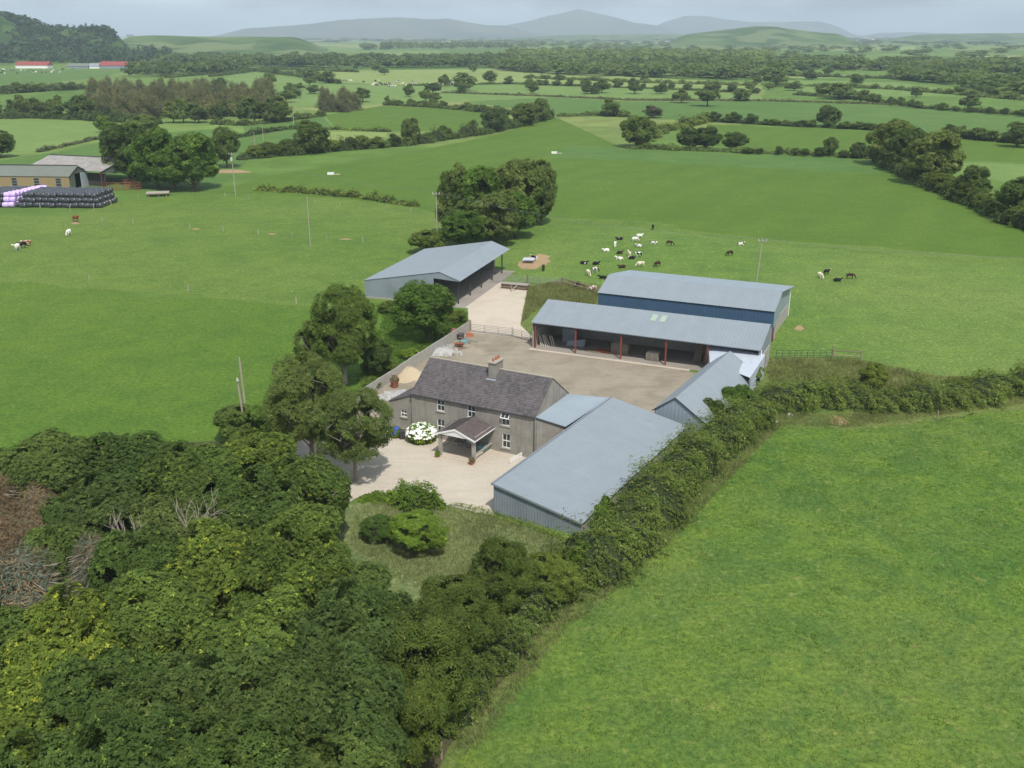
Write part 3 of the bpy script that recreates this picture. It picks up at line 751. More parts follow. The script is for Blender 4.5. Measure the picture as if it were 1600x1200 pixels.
# ---- trees round the house
treeB('ash_tree', 556, 752, 600, 124, 'ash1', 'leaf_ash', 'ash tree with bare twigs standing in front of the farmhouse', rz=0.4, bark='bark_pale')
treeB('ash_tree', 487, 722, 560, 138, 'ash2', 'leaf_ash', 'loose-crowned ash tree beside the driveway next to the wooden poles', rz=2.0, bark='bark_pale')
treeB('broadleaf_tree', 540, 600, 450, 104, 'ash2', 'leaf_syc', 'tall upright tree behind the concrete wall', rz=1.1, bark='bark_pale')
treeB('broadleaf_tree', 500, 592, 498, 74, 'ash1', 'leaf_ash', 'tree leaning towards the field behind the concrete wall', rz=3.1, bark='bark_pale')
treeB('broadleaf_tree', 586, 586, 530, 54, 'round', 'leaf_dark', 'low dense tree hanging over the concrete wall', rz=0.6)
treeB('broadleaf_tree', 667, 532, 438, 100, 'round', 'leaf_bright', 'compact round bright green tree at the corner of the open shed', rz=3.0)
tree('broadleaf_tree', W(425, 690), 5.0, 6.5, 'm2', 'leaf_bright', 'green bushy tree at the foot of the wooden pole', 'tree')
tree('broadleaf_tree', W(372, 690), 4.6, 5.6, 'm3', 'leaf_dark', 'dark bushy tree beside the wooden pole', 'tree')
def shrub(x, y, h, w, leaf, lab, key='bush', name='garden_shrub', group=None):
    return tree(name, W(x, y), h, w, key, leaf, lab, 'shrub', group)
shrub(655, 862, 3.8, 5.6, 'leaf_laurel', 'straggly garden bush standing alone in the dry grass', 'ash2')
shrub(592, 842, 2.2, 3.6, 'leaf_bright', 'low sparse bush in the garden grass', 'ash1')
shrub(560, 480, 2.2, 4.0, 'leaf_bramble', 'low scrub at the wall of the open shed')
shrub(605, 488, 2.0, 4.0, 'leaf_bramble', 'scrub between the open shed and the round tree')
shrub(640, 492, 2.2, 3.6, 'leaf_bramble', 'scrub behind the round green tree')
shrub(715, 505, 2.4, 3.2, 'leaf_bramble', 'overgrown shrub at the end of the concrete wall by the gate')
shrub(640, 560, 1.6, 3.0, 'leaf_laurel', 'yellow-green shrub over the concrete wall')
shrub(610, 580, 1.6, 3.4, 'leaf_bramble', 'bramble shrub leaning on the concrete wall')
shrub(580, 607, 1.6, 3.0, 'leaf_bramble', 'bramble shrub under the dark sparse tree')
shrub(1172, 600, 3.0, 3.6, 'leaf_bramble', 'reddish-green elder shrub at the end of the small shed')
shrub(1110, 660, 3.2, 3.2, 'leaf_ash', 'pale elder bush rising against the small shed roof')
shrub(1150, 640, 3.4, 4.4, 'leaf_bright', 'elder bush with white flowers beside the small shed')
shrub(1362, 606, 3.6, 4.2, 'leaf_haw', 'solitary dark bush at the end of the rail fence')
shrub(945, 818, 3.0, 2.2, 'leaf_laurel', 'pale-tipped sapling rising over the shed eave')

# ---- hedges
def in_box(P, m): return P
def hedge(name, pts, h, w, leaf, label, dens, L, lw, world=False, core=True, group=None, seed=5, shape_noise=0.35, k=3, step=0.5, cat='hedge'):
    rng = np.random.default_rng(seed)
    C = np.array([(p if world else W(*p))[:2] for p in pts], float)
    seg = np.linalg.norm(np.diff(C, axis=0), axis=1); S_ = np.concatenate([[0], np.cumsum(seg)]); Ltot = S_[-1]
    nS = max(4, int(Ltot / step))
    s = np.linspace(0, Ltot, nS); cx = np.interp(s, S_, C[:, 0]); cy = np.interp(s, S_, C[:, 1])
    tx = np.gradient(cx); ty = np.gradient(cy); tl = np.hypot(tx, ty) + 1e-9; nx, ny = ty / tl, -tx / tl
    def sm(n, win): 
        a = rng.normal(0, 1, n + win); a = np.convolve(a, np.ones(win) / win, 'same')[:n]; return a / (a.std() + 1e-9)
    win = max(2, int(3.0 / step))
    hv = np.clip(1 + shape_noise * sm(nS, win) * 0.6, 0.4, 1.9) * h; wv = np.clip(1 + shape_noise * sm(nS, win) * 0.45, 0.5, 1.5) * w; off = sm(nS, win) * w * 0.07
    tap = np.clip(np.minimum(s, Ltot - s) / (w * 0.6) + 0.12, 0.12, 1) ** 0.5; hv = hv * tap; wv = wv * tap
    n = int(Ltot * (w + 2 * h) * 0.8 * dens)
    u = rng.random(n) * Ltot; a = rng.uniform(0.0, math.pi, n)
    i = np.clip(u / Ltot * (nS - 1), 0, nS - 1.001); i0 = i.astype(int)
    H_ = np.interp(u, s, hv); W_ = np.interp(u, s, wv); O_ = np.interp(u, s, off)
    lump = 1 + 0.16 * np.sin(u * 1.7 + 2.2 * np.sin(a * 2 + u * 0.6)) + 0.12 * np.sin(u * 4.1 + a * 5)
    r = lump * (1 - 0.3 * rng.random(n) ** 1.5)
    ca, sa = np.cos(a), np.sin(a)
    lat = np.sign(ca) * np.abs(ca) ** 0.75 * W_ / 2 * r + O_
    z = np.abs(sa) ** 0.75 * H_ * r
    px_, py_ = np.interp(u, s, cx), np.interp(u, s, cy); nxx, nyy = np.interp(u, s, nx), np.interp(u, s, ny)
    P = np.stack([px_ + nxx * lat, py_ + nyy * lat, z], 1)
    N = unit(np.stack([nxx * ca, nyy * ca, sa + 0.15], 1))
    V, Q, t = sprays(rng, P, N, k, L, lw, 0.1, 0.25)
    base = Vector((C[:, 0].mean(), C[:, 1].mean(), 0))
    e = empty(name, base, label, cat, group)
    V = V - np.array(base)
    link_mesh('foliage', mesh_quads('foliage', V, Q, M[leaf], t), e)
    if core:  # solid dark core added inside to block light and sight through the leaves
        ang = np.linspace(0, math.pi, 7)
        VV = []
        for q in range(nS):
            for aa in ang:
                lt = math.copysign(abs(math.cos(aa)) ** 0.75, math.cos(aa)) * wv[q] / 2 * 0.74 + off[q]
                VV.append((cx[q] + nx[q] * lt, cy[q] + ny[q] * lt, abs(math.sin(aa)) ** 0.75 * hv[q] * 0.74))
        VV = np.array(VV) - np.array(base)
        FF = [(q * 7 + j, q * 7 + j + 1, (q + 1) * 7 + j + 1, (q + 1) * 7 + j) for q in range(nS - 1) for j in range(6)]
        link_mesh('dark_core', mesh_quads('dark_core', VV, np.array(FF), M['core']), e)
    return e
hedge('bramble_hedge', [(672, 1150), (745, 1052), (835, 958), (880, 905)], 2.6, 5.0, 'leaf_bramble', 'bramble hedge running below the olive hawthorns', 34, 0.20, 0.12, seed=1)
hedge('bramble_hedge', [(893, 918), (940, 886), (993, 832), (1065, 755), (1125, 696), (1184, 652)], 3.5, 6.4, 'leaf_bramble', 'tall bramble hedge along the low side of the long metal shed', 36, 0.20, 0.12, seed=2)
hedge('bramble_hedge', [(1178, 648), (1250, 625), (1330, 632), (1420, 634), (1510, 622), (1620, 606), (1720, 592)], 2.6, 6.2, 'leaf_bramble', 'bramble hedge on the bank between front pasture and cattle paddock', 30, 0.22, 0.13, seed=3)
hedge('laurel_hedge', [(895, 912), (918, 885), (950, 846)], 2.6, 2.4, 'leaf_laurel', 'yellow-green laurel growing at the low corner of the long metal shed', 40, 0.24, 0.13, seed=4)
hedge('laurel_hedge', [(562, 782), (600, 783), (640, 788), (696, 796)], 1.7, 2.6, 'leaf_laurel', 'low bright laurel hedge between pale gravel and garden grass', 46, 0.22, 0.13, seed=8, shape_noise=0.9)
hedge('weed_strip', [(700, 792), (768, 806), (830, 826), (890, 846)], 0.5, 0.9, 'leaf_bramble', 'weedy strip along the foot of the shed end wall', 40, 0.16, 0.07, core=False, seed=6, cat='weeds')
MH = 'hedgerows between the fields'
hl = [
 ([(372, 250), (480, 240), (560, 233), (640, 227), (770, 207), (862, 184)], 3.4, 6, 'leaf_dark', 'thick dark hedge along the top of the large pasture', 3.4, .6, .36),
 ([(398, 297), (470, 301), (560, 309), (655, 323)], 1.5, 3.4, 'leaf_bramble', 'low broken hedge with fence posts between left field and large pasture', 7, .45, .26),
 ([(505, 202), (560, 204), (610, 206)], 1.4, 3, 'leaf_bramble', 'short low hedge beside the strip of hay-coloured grass', 4, .6, .36),
 ([(506, 181), (440, 190), (380, 196), (330, 194)], 2.4, 5, 'leaf_far', 'dark hedge under the brown larch plantation', 3, .8, .5),
 ([(600, 164), (690, 169), (780, 178), (850, 183)], 2.2, 5, 'leaf_far', 'hedge with gaps along the far side of the dark green field', 3, .8, .5),
 ([(978, 232), (1100, 236), (1200, 240), (1290, 243), (1372, 249)], 1.7, 4, 'leaf_far', 'uneven hedge closing the far end of the large pasture', 5, .6, .36),
 ([(1372, 252), (1430, 280), (1520, 320), (1602, 356), (1720, 402)], 3.8, 7.5, 'leaf_dark', 'tall dark hedge down the right side of the large pasture', 4, .6, .38),
 ([(872, 182), (930, 180), (985, 183)], 2.6, 6, 'leaf_far', 'hedge at the far corner of the large pasture beyond the field point', 3, .8, .5),
 ([(985, 186), (1035, 206), (1000, 226)], 1.6, 5, 'leaf_far', 'short scrub hedge near the dark round tree', 3, .8, .5),
 ([(1038, 205), (1075, 196), (1112, 188)], 2.8, 7, 'leaf_bramble', 'double hedge lining the lane between fields', 3, .8, .5),
 ([(1110, 190), (1250, 198), (1350, 202), (1415, 206)], 1.8, 5, 'leaf_far', 'hedge dotted with bushes below the lone field tree', 3, .8, .5),
 ([(1478, 214), (1600, 224), (1750, 234)], 2.6, 6, 'leaf_far', 'hedge beyond the dark hedge at the right of the large pasture', 3, .8, .5),
 ([(640, 134), (800, 131), (1000, 138), (1185, 146)], 1.3, 4, 'leaf_far', 'low far hedge dotted with small trees beyond the grazing herd', 1.6, 1.1, .7),
 ([(690, 145), (860, 151), (985, 157), (1195, 158), (1400, 164)], 0.9, 4, 'leaf_larch', 'brown overgrown bank across the far fields', 1.6, 1.1, .7),
 ([(1240, 148), (1350, 156), (1450, 170), (1620, 182)], 1.8, 6, 'leaf_far', 'far hedge with trees leading to the wood', 1.6, 1.1, .7),
 ([(-60, 187), (60, 184), (140, 188), (250, 194)], 3.0, 8, 'leaf_far', 'bushy hedge in front of the larch plantation', 2.6, .9, .55),
 ([(-60, 150), (0, 147), (100, 140), (140, 139)], 4.0, 10, 'leaf_far', 'hedge below the field of the red roofed sheds', 1.6, 1.1, .7),
 ([(60, 238), (130, 222), (205, 206)], 1.0, 3, 'leaf_larch', 'line of brown weeds across the pale field', 4, .6, .36),
 ([(330, 120), (400, 111), (470, 120), (530, 131)], 3.0, 8, 'leaf_far', 'far hedge above the pale field beside the plantation', 1.4, 1.2, .8),
 ([(350, 218), (440, 203), (480, 200)], 1.6, 4, 'leaf_far', 'dark hedge behind the big tree group of the left farm', 3, .8, .5),
]
for i, (pts, h, w, leaf, lab, dens, L, lw) in enumerate(hl):
    far = W(*pts[0]).y
    hedge('hedgerow', pts, h, w, leaf, lab, dens, L, lw, group=MH, seed=40 + i, step=1.0 if far < 400 else 2.5, shape_noise=0.7)

# ---- trees of the middle distance
MT = 'trees between the fields'
mid = [
 # foot x, foot y, top y, width px, crown, leaf, label
 (712, 370, 256, 64, 'm1', 'leaf_ash', 'end tree of the clump, behind the electricity pole'),
 (745, 372, 258, 86, 'm2', 'leaf_bright', 'tree in the clump behind the open shed, light green'),
 (785, 362, 256, 84, 'm1', 'leaf_ash', 'tall inner tree of the clump behind the open shed'),
 (815, 356, 250, 84, 'm3', 'leaf_ash', 'tall tree of the clump beside the cattle paddock'),
 (838, 348, 246, 66, 'm2', 'leaf_ash', 'outermost tree of the clump towards the large pasture'),
 (725, 392, 330, 70, 'm3', 'leaf_bright', 'low green tree just behind the open shed roof'),
 (668, 396, 360, 56, 'm3', 'leaf_bramble', 'bush at the low corner of the open shed'),
 (770, 384, 300, 84, 'm2', 'leaf_ash', 'spreading tree low in the clump behind the open shed'),
 (805, 372, 300, 70, 'm3', 'leaf_bright', 'bushy tree at the paddock side of the clump'),
 (722, 382, 318, 50, 'm3', 'leaf_ash', 'bushy tree beside the electricity pole of the clump'),
 (845, 352, 290, 44, 'm3', 'leaf_ash', 'smallest bushy tree at the tip of the clump'),
 (275, 296, 232, 70, 'm3', 'leaf_bright', 'low bushy tree between the two broad green trees'),
 (205, 286, 190, 82, 'm2', 'leaf_dark', 'dark tree behind the old grey barn roof'),
 (248, 293, 200, 92, 'm1', 'leaf_bright', 'broad green tree beside the old barn'),
 (303, 297, 206, 90, 'm2', 'leaf_bright', 'broad green tree next to the small log trailer'),
 (355, 262, 198, 46, 'm3', 'leaf_dark', 'dark tree behind the transformer pole'),
 (180, 270, 196, 40, 'm3', 'leaf_dark', 'dark tree showing behind the group by the barn'),
 (225, 230, 180, 60, 'm3', 'leaf_far', 'rounded dark tree behind the group by the barn'),
 (0, 246, 202, 52, 'm2', 'leaf_dark', 'dark tree in the hedge gap beyond the left farm'),
 (164, 207, 180, 28, 'm1', 'leaf_laurel', 'small yellow-green tree alone in the pale field'),
 (487, 240, 187, 56, 'm2', 'leaf_dark', 'big rounded tree standing in the thick dark hedge'),
 (642, 226, 184, 32, 'm2', 'leaf_ash', 'slender tree in the thick dark hedge'),
 (770, 206, 172, 40, 'm3', 'leaf_far', 'bushy tree near the far end of the thick dark hedge'),
 (820, 196, 160, 46, 'm2', 'leaf_ash', 'grey-green tree at the far end of the thick dark hedge'),
 (845, 190, 153, 30, 'm1', 'leaf_far', 'last tree of the thick dark hedge'),
 (995, 230, 182, 58, 'm3', 'leaf_dark', 'very dark round tree at the corner of the far hedge'),
 (1075, 233, 198, 40, 'm1', 'leaf_dark', 'leaning tree of a pair in the far hedge'),
 (1102, 233, 197, 48, 'm1', 'leaf_dark', 'broader tree of a pair in the far hedge'),
 (1148, 235, 206, 40, 'm3', 'leaf_dark', 'squat dark tree past the pair in the far hedge'),
 (1296, 244, 214, 24, 'm3', 'leaf_far', 'small bush standing up from the far hedge'),
 (1340, 246, 222, 26, 'm3', 'leaf_ash', 'pale bush in the far hedge'),
 (1388, 258, 186, 78, 'm1', 'leaf_ash', 'large tree at the corner of pasture and tall hedge'),
 (1415, 268, 198, 62, 'm2', 'leaf_dark', 'dark tree joined to the corner tree of the tall hedge'),
 (1455, 288, 202, 86, 'm2', 'leaf_ash', 'largest pale-leaved tree in the tall dark hedge'),
 (1520, 315, 258, 54, 'm1', 'leaf_dark', 'smaller tree in the tall dark hedge'),
 (1590, 345, 276, 70, 'm3', 'leaf_dark', 'dark tree at the near end of the tall dark hedge'),
 (1590, 230, 190, 46, 'm2', 'leaf_far', 'dark tree in the hedge beyond the tall dark hedge'),
 (1293, 198, 164, 38, 'm2', 'leaf_far', 'round green tree in the dotted hedge'),
 (1105, 166, 139, 40, 'f3', 'leaf_far', 'lone spreading tree with clear trunk in the open field'),
 (1158, 158, 138, 26, 'f2', 'leaf_far', 'bush on the brown bank right of the lone tree'),
 (955, 182, 153, 30, 'f2', 'leaf_far', 'dark bush beyond the point of the large pasture'),
 (1020, 184, 164, 32, 'f2', 'leaf_larch', 'brownish bush beyond the dark round tree'),
 (1515, 172, 146, 30, 'f1', 'leaf_far', 'tree in the far hedge leading to the wood'),
 (1310, 155, 128, 50, 'f1', 'leaf_far', 'tree group end at the far hedge by the lane'),
 (1285, 150, 129, 22, 'f2', 'leaf_far', 'small tree before the tree group of the far hedge'),
 (1345, 160, 140, 30, 'f2', 'leaf_ash', 'pale bush after the tree group of the far hedge'),
 (1212, 135, 108, 36, 'f1', 'leaf_far', 'dark tree where the lane meets the wood'),
 (725, 142, 113, 34, 'f2', 'leaf_far', 'rounded tree beside the grazing herd'),
 (766, 130, 110, 22, 'f2', 'leaf_far', 'small dark tree past the grazing herd'),
 (695, 135, 115, 20, 'f1', 'leaf_far', 'thin tree at the end of the grazing herd'),
 (510, 130, 110, 30, 'f2', 'leaf_far', 'bush at the corner of the hay field'),
 (486, 125, 108, 24, 'f2', 'leaf_far', 'bushy tree left of the hay field corner'),
]
for xb, yb, yt, wp, key, leaf, lab in mid:
    treeB('broadleaf_tree', xb, yb, yt, wp, key, leaf, lab, 'tree', MT)
rr = random.Random(5)
for poly, n_, hr, wr, lab, leafs in (
    ([(780, 131), (1000, 138), (1185, 146)], 16, (4, 9), (5, 10), 'small round tree dotted along the low far hedge', ('leaf_far',)),
    ([(1110, 190), (1250, 198), (1420, 206)], 15, (3, 6), (5, 9), 'bush dotted along the hedge below the lone field tree', ('leaf_far',)),
    ([(1350, 160), (1450, 171), (1620, 184)], 12, (3, 7), (5, 8), 'small tree of the far hedge leading to the wood', ('leaf_far',)),
    ([(600, 164), (690, 168), (790, 179)], 12, (3, 7), (4, 8), 'small tree along the far side of the dark green field', ('leaf_far', 'leaf_ash')),
    ([(390, 248), (480, 240), (640, 227), (860, 185)], 22, (4, 6.5), (5, 8), 'bushy growth standing up from the thick dark hedge', ('leaf_dark', 'leaf_bramble')),
    ([(1160, 240), (1372, 249)], 9, (2.5, 4), (3, 5), 'rounded bush in the hedge closing the large pasture', ('leaf_dark', 'leaf_far')),
    ([(1430, 282), (1520, 320), (1602, 357)], 9, (4, 6.5), (6, 8), 'low spreading tree of the tall dark hedge', ('leaf_dark', 'leaf_haw')),
    ([(-40, 184), (60, 184), (145, 187)], 9, (9, 14), (8, 12), 'leafy tree in front of the larch plantation, in the bushy hedge', ('leaf_far', 'leaf_ash')),
    ([(250, 192), (420, 192), (440, 190)], 12, (10, 15), (10, 15), 'green broadleaf tree along the foot of the larch plantation', ('leaf_far', 'leaf_ash')),
    ([(1480, 215), (1600, 225)], 7, (4, 7), (6, 8), 'bush of the hedge beyond the tall dark hedge', ('leaf_far',)),
    ([(-40, 149), (130, 140)], 7, (6, 9), (8, 12), 'bush of the hedge below the red roofed sheds', ('leaf_far',)),
):
    C = [W(*q) for q in poly]
    for i in range(n_):
        t = (i + rr.uniform(0.1, 0.9)) / n_ * (len(C) - 1); j = min(int(t), len(C) - 2)
        p = C[j].lerp(C[j + 1], t - j)
        far = p.y > 420
        tree('hedge_tree', p, rr.uniform(*hr), rr.uniform(*wr), rr.choice(('f1', 'f2', 'f2') if far else ('m2', 'm3', 'm3')), rr.choice(leafs), lab, 'tree', lab.split(',')[0] + 's', rr.uniform(0, 6))
for i in range(90):
    y = rr.choice((104, 108, 112, 117, 124, 128, 133, 141, 146, 152, 160)); x = rr.uniform(330, 1640)
    if y in (124, 128, 133) and 520 < x < 740: continue
    tree('hedge_tree', W(x, y + rr.uniform(-1, 1)), rr.uniform(5, 11), rr.uniform(7, 14), rr.choice(('f1', 'f2')), 'leaf_far', 'small tree of the thin hedge lines crossing the far fields', 'tree', 'trees scattered along far field edges', rr.uniform(0, 6))
for i, pts in enumerate(([(820, 104), (1000, 112), (1200, 118), (1420, 124)], [(260, 122), (420, 108), (560, 113)], [(1190, 132), (1400, 140), (1640, 160)], [(820, 122), (1000, 129), (1180, 134)], [(690, 98), (920, 97)])):
    hedge('hedgerow', pts, 2.4, 7, 'leaf_far', ('thin far hedge under the central woods', 'far hedge bending round the pale field', 'far hedge in front of the right wood', 'far hedge above the grazing strip', 'hedge below the dark crop field')[i], 1.2, 1.3, .85, group=MH, seed=90 + i, step=3, shape_noise=1.0)
# larch plantation, each tree
LP = 'brown larch of the plantation among the fields'
for i in range(110):
    t = rr.random(); x = 150 + 270 * t + rr.uniform(-8, 8)
    p = W(x, 186 - rr.random() ** 1.2 * 30)
    tree('larch_tree', p, rr.uniform(12, 18), rr.uniform(9, 13), 'cm', 'leaf_larch', LP, 'tree', 'larches of the plantation', rr.uniform(0, 6), base_w=4.8)
for i in range(14):
    p = W(rr.uniform(498, 560), 178 - rr.random() * 14)
    tree('larch_tree', p, rr.uniform(9, 14), rr.uniform(7, 10), 'cm', 'leaf_larch', 'brown larch of the small group at the corner of the dark green field', 'tree', 'larches at the field corner', rr.uniform(0, 6), base_w=4.8)

# ---- far woods, each read as one mass
def far_tree_arrays(key):
    V, Q, t, mb = CROWN[key]; return V, t
make_broad('ff1', 51, 46, 2, 2.2, 1.7, nb=11, gap=0.0, base=0.4, lo=-0.9)
make_broad('ff2', 52, 46, 2, 2.2, 1.7, nb=9, gap=0.0, base=0.4, lo=-0.9)
make_conifer('ffc', 53, 40, 1.6, 1.1, R=2.3)
def wood(label, lines, n, depth, hr, wr, mix=0.0, seed=1, leaf='leaf_far', hillz=None, name='woodland'):
    rng = np.random.default_rng(seed); VV, TT = [], []
    C = [W(*q) for q in lines]; C = np.array([(c.x, c.y) for c in C])
    seg = np.linalg.norm(np.diff(C, axis=0), axis=1); S_ = np.concatenate([[0], np.cumsum(seg)])
    for i in range(n):
        u = rng.random() * S_[-1]; x, y = np.interp(u, S_, C[:, 0]), np.interp(u, S_, C[:, 1])
        dd = rng.random() ** 1.3 * depth; f = 1 + dd / math.hypot(x, y); x, y = x * f, y * f
        con = rng.random() < mix
        V, t = far_tree_arrays('ffc' if con else ('ff1', 'ff2')[i % 2])
        h = rng.uniform(*hr) * (1.15 if con else 1) ; w = rng.uniform(*wr) * (0.7 if con else 1)
        a = rng.random() * 6.28; c_, s_ = math.cos(a), math.sin(a); sw = w / (5 if con else 8)
        X = np.stack([(V[:, 0] * c_ - V[:, 1] * s_) * sw + x, (V[:, 0] * s_ + V[:, 1] * c_) * sw + y, V[:, 2] * h / 10 + (hillz(x, y) if hillz else 0)], 1)
        VV.append(X); TT.append(np.clip(t * 0.6 + rng.uniform(-0.1, 0.45) - (0.25 if con else 0), 0, 1))
    V = np.concatenate(VV); Q = np.arange(len(V)).reshape(-1, 4)
    o = link_mesh(name, mesh_quads(name, V, Q, M[leaf], np.concatenate(TT)))
    return tag(o, label, 'woodland', kind='stuff')
wood('dark mixed wood with tall conifers behind the red roofed sheds', [(-150, 104), (0, 102), (120, 100), (270, 99)], 260, 500, (14, 24), (12, 18), 0.45, 61, 'leaf_farcon')
wood('rounded green trees right of the red roofed sheds', [(205, 121), (280, 119), (340, 116), (390, 110)], 110, 120, (12, 17), (12, 18), 0.0, 62)
wood('long wood across the middle of the valley', [(250, 103), (400, 104), (520, 107), (640, 107), (800, 105)], 420, 420, (10, 16), (16, 26), 0.04, 63)
wood('wood closing the far side of the hay field', [(780, 110), (900, 118), (1000, 121), (1100, 123), (1230, 126)], 330, 260, (9, 15), (15, 24), 0.0, 64)
wood('high wood behind the dark crop field', [(560, 78), (680, 77), (790, 76)], 170, 500, (14, 20), (18, 26), 0.05, 65)
wood('dense wood in the centre beyond the dark crop field', [(800, 96), (900, 100), (960, 102), (1010, 100), (1090, 100), (1200, 107)], 420, 800, (11, 18), (20, 30), 0.05, 66)
wood('wood band right of the lane', [(1020, 106), (1180, 106), (1320, 110), (1450, 112), (1600, 120), (1750, 128)], 420, 420, (9, 15), (18, 28), 0.03, 67)
wood('dark trees at the right edge beyond the pale field', [(1400, 124), (1480, 132), (1560, 146), (1640, 152), (1750, 158)], 150, 220, (9, 13), (14, 20), 0.0, 68)
wood('tree belts dotted far across the plain', [(600, 72), (800, 74), (1000, 80), (1250, 88), (1450, 92), (1750, 98)], 340, 2600, (9, 15), (22, 44), 0.0, 69)
wood('distant tree belts near the horizon', [(300, 70), (600, 66), (1000, 66), (1300, 68), (1750, 72)], 320, 5500, (10, 16), (50, 110), 0.0, 70)
wood('clipped round wood on the pale far field', [(350, 71), (372, 71)], 14, 60, (10, 12), (18, 24), 0.0, 71)
wood('small round wood on the far field crest', [(390, 60), (430, 62)], 18, 60, (13, 17), (26, 34), 0.0, 72)
wood('hilltop copse on the rounded far hill', [(1180, 60), (1240, 62)], 26, 60, (14, 20), (30, 40), 0.0, 73, hillz=lambda x, y: 46.0)
HWp = np.array(HILLW, float)
def hill_height(x, y):
    px_ = 800 + FPX * (x / y) * 1.0
    # same rounded profile as the hill mesh
    yy = np.interp(800 + FPX * x / (y * CP + 45 * SP), HWp[:, 0], HWp[:, 1])
    d = ray(px_, yy); hz = CAMH + d.z / d.y * 2100; t = max(-1, min(1, (y - 2100) / 450))
    return max(0.0, hz * (math.cos(t * math.pi) * 0.5 + 0.5) ** 0.9 - 3)
wood('conifer plantation covering the hill on the skyline', [(-200, 98), (0, 97), (120, 97), (185, 97)], 800, 760, (9, 14), (12, 20), 0.35, 74, 'leaf_farcon', hillz=hill_height)

# ================================================================== BUILDINGS
def sheet_roof(thing, O, U, Vv, length, mat, width=1.0, rib=0.5, depth=0.018, name='roof_sheet', skip=None, thick=0.03):
    """corrugated sheets side by side along U from O; Vv is the vector up (or down) the slope. One object per sheet, shared mesh."""
    n = max(1, round(length / width)); wd = length / n
    nr = max(1, round(wd / rib)); p = wd / nr
    U = U.normalized(); sl = Vv.normalized(); nr_ = U.cross(sl).normalized()
    if nr_.z < 0: nr_ = -nr_
    prof = []
    for i in range(nr):
        prof += [(i * p, 0), (i * p + p * 0.55, 0), (i * p + p * 0.65, depth), (i * p + p * 0.9, depth)]
    prof.append((wd + 0.01, 0))
    V, F = [], []
    for (a, h) in prof:
        for t in (0.0, 1.0):
            V.append(U * a + Vv * t + nr_ * h)
    for (a, h) in prof:
        for t in (0.0, 1.0):
            V.append(U * a + Vv * t + nr_ * (h - thick))
    m = len(prof); k = 2 * m
    for i in range(m - 1):
        F.append((2 * i, 2 * i + 1, 2 * i + 3, 2 * i + 2)); F.append((k + 2 * i, k + 2 * i + 2, k + 2 * i + 3, k + 2 * i + 1))
        F.append((2 * i, 2 * i + 2, k + 2 * i + 2, k + 2 * i)); F.append((2 * i + 1, k + 2 * i + 1, k + 2 * i + 3, 2 * i + 3))
    F += [(0, k, k + 1, 1), (2 * m - 2, 2 * m - 1, k + 2 * m - 1, k + 2 * m - 2)]
    mb = MB(); mb.add(V, F); me = mb.mesh(name, mat)
    res = []
    for i in range(n):
        if skip and i in skip: continue
        o = link_mesh(name, me, thing); o.location = O + U * (wd * i) - thing.location + nr_ * (0.004 * ((i * 7) % 3))
        res.append(o)
    return res
def wall_holes(mb, O, U, V, length, z0, z1, thick, holes):
    """upright wall from O along U, thickness along V, with rectangular holes (u0,u1,z0,z1)"""
    us = sorted({0.0, length, *[h[0] for h in holes], *[h[1] for h in holes]})
    zs = sorted({z0, z1, *[h[2] for h in holes], *[h[3] for h in holes]})
    for a, b in zip(us, us[1:]):
        run = None
        for c, d in zip(zs, zs[1:]):
            inside = any(h[0] <= a and b <= h[1] and h[2] <= c and d <= h[3] for h in holes)
            if not inside: run = (run[0], d) if run else (c, d)
            if inside and run: mb.frame_box(O, U, V, a, b, 0, thick, *run); run = None
        if run: mb.frame_box(O, U, V, a, b, 0, thick, *run)
    return mb

# ------------------------------------------------------------------ farmhouse
HE = 5.16
A = W(836, 651, HE); A.z = 0; L_ = W(642.5, 614, HE); L_.z = 0
HU = (L_ - A).normalized(); HV = Vector((-HU.y, HU.x, 0))
if HV.y < 0: HV = -HV
HL = (L_ - A).length; HD = 8.7; HR = 8.33
house = empty('farmhouse', A + HU * HL / 2 + HV * HD / 2, 'two-storey grey rendered farmhouse with slate roof, chimney and open porch', 'house')
def hp(u, v, z): return A + HU * u + HV * v + ZV * z
wins = []
for (x, y) in ((688.5, 633), (736.5, 643), (790, 655), (689, 666), (791, 689)):
    u, z = on_plane(x, y, A, HU); wins.append((u, z))
WH = [1.5, 1.5, 1.55, 1.7, 1.7]
holes = [(u - 0.52, u + 0.52, z - h / 2, z + h / 2) for (u, z), h in zip(wins, WH)]
ud, zd_ = on_plane(733, 695, A, HU)
door = (ud - 0.5, ud + 0.5, 0.15, 2.2)
holes.append(door)
mb = MB()
wall_holes(mb, A, HU, HV, HL, 0, HE, 0.4, holes)
mb.frame_box(A, HU, HV, 0, HL, HD - 0.4, HD, 0, HE)
for u in (0, HL - 0.4):
    mb.prism([hp(u, 0.4, 0), hp(u, HD - 0.4, 0), hp(u, HD - 0.4, HE), hp(u, HD - 0.05, HE), hp(u, HD / 2, HR - 0.08), hp(u, 0.05, HE), hp(u, 0.4, HE)], HU * 0.4)
mb.build('wall', M['render'], house)
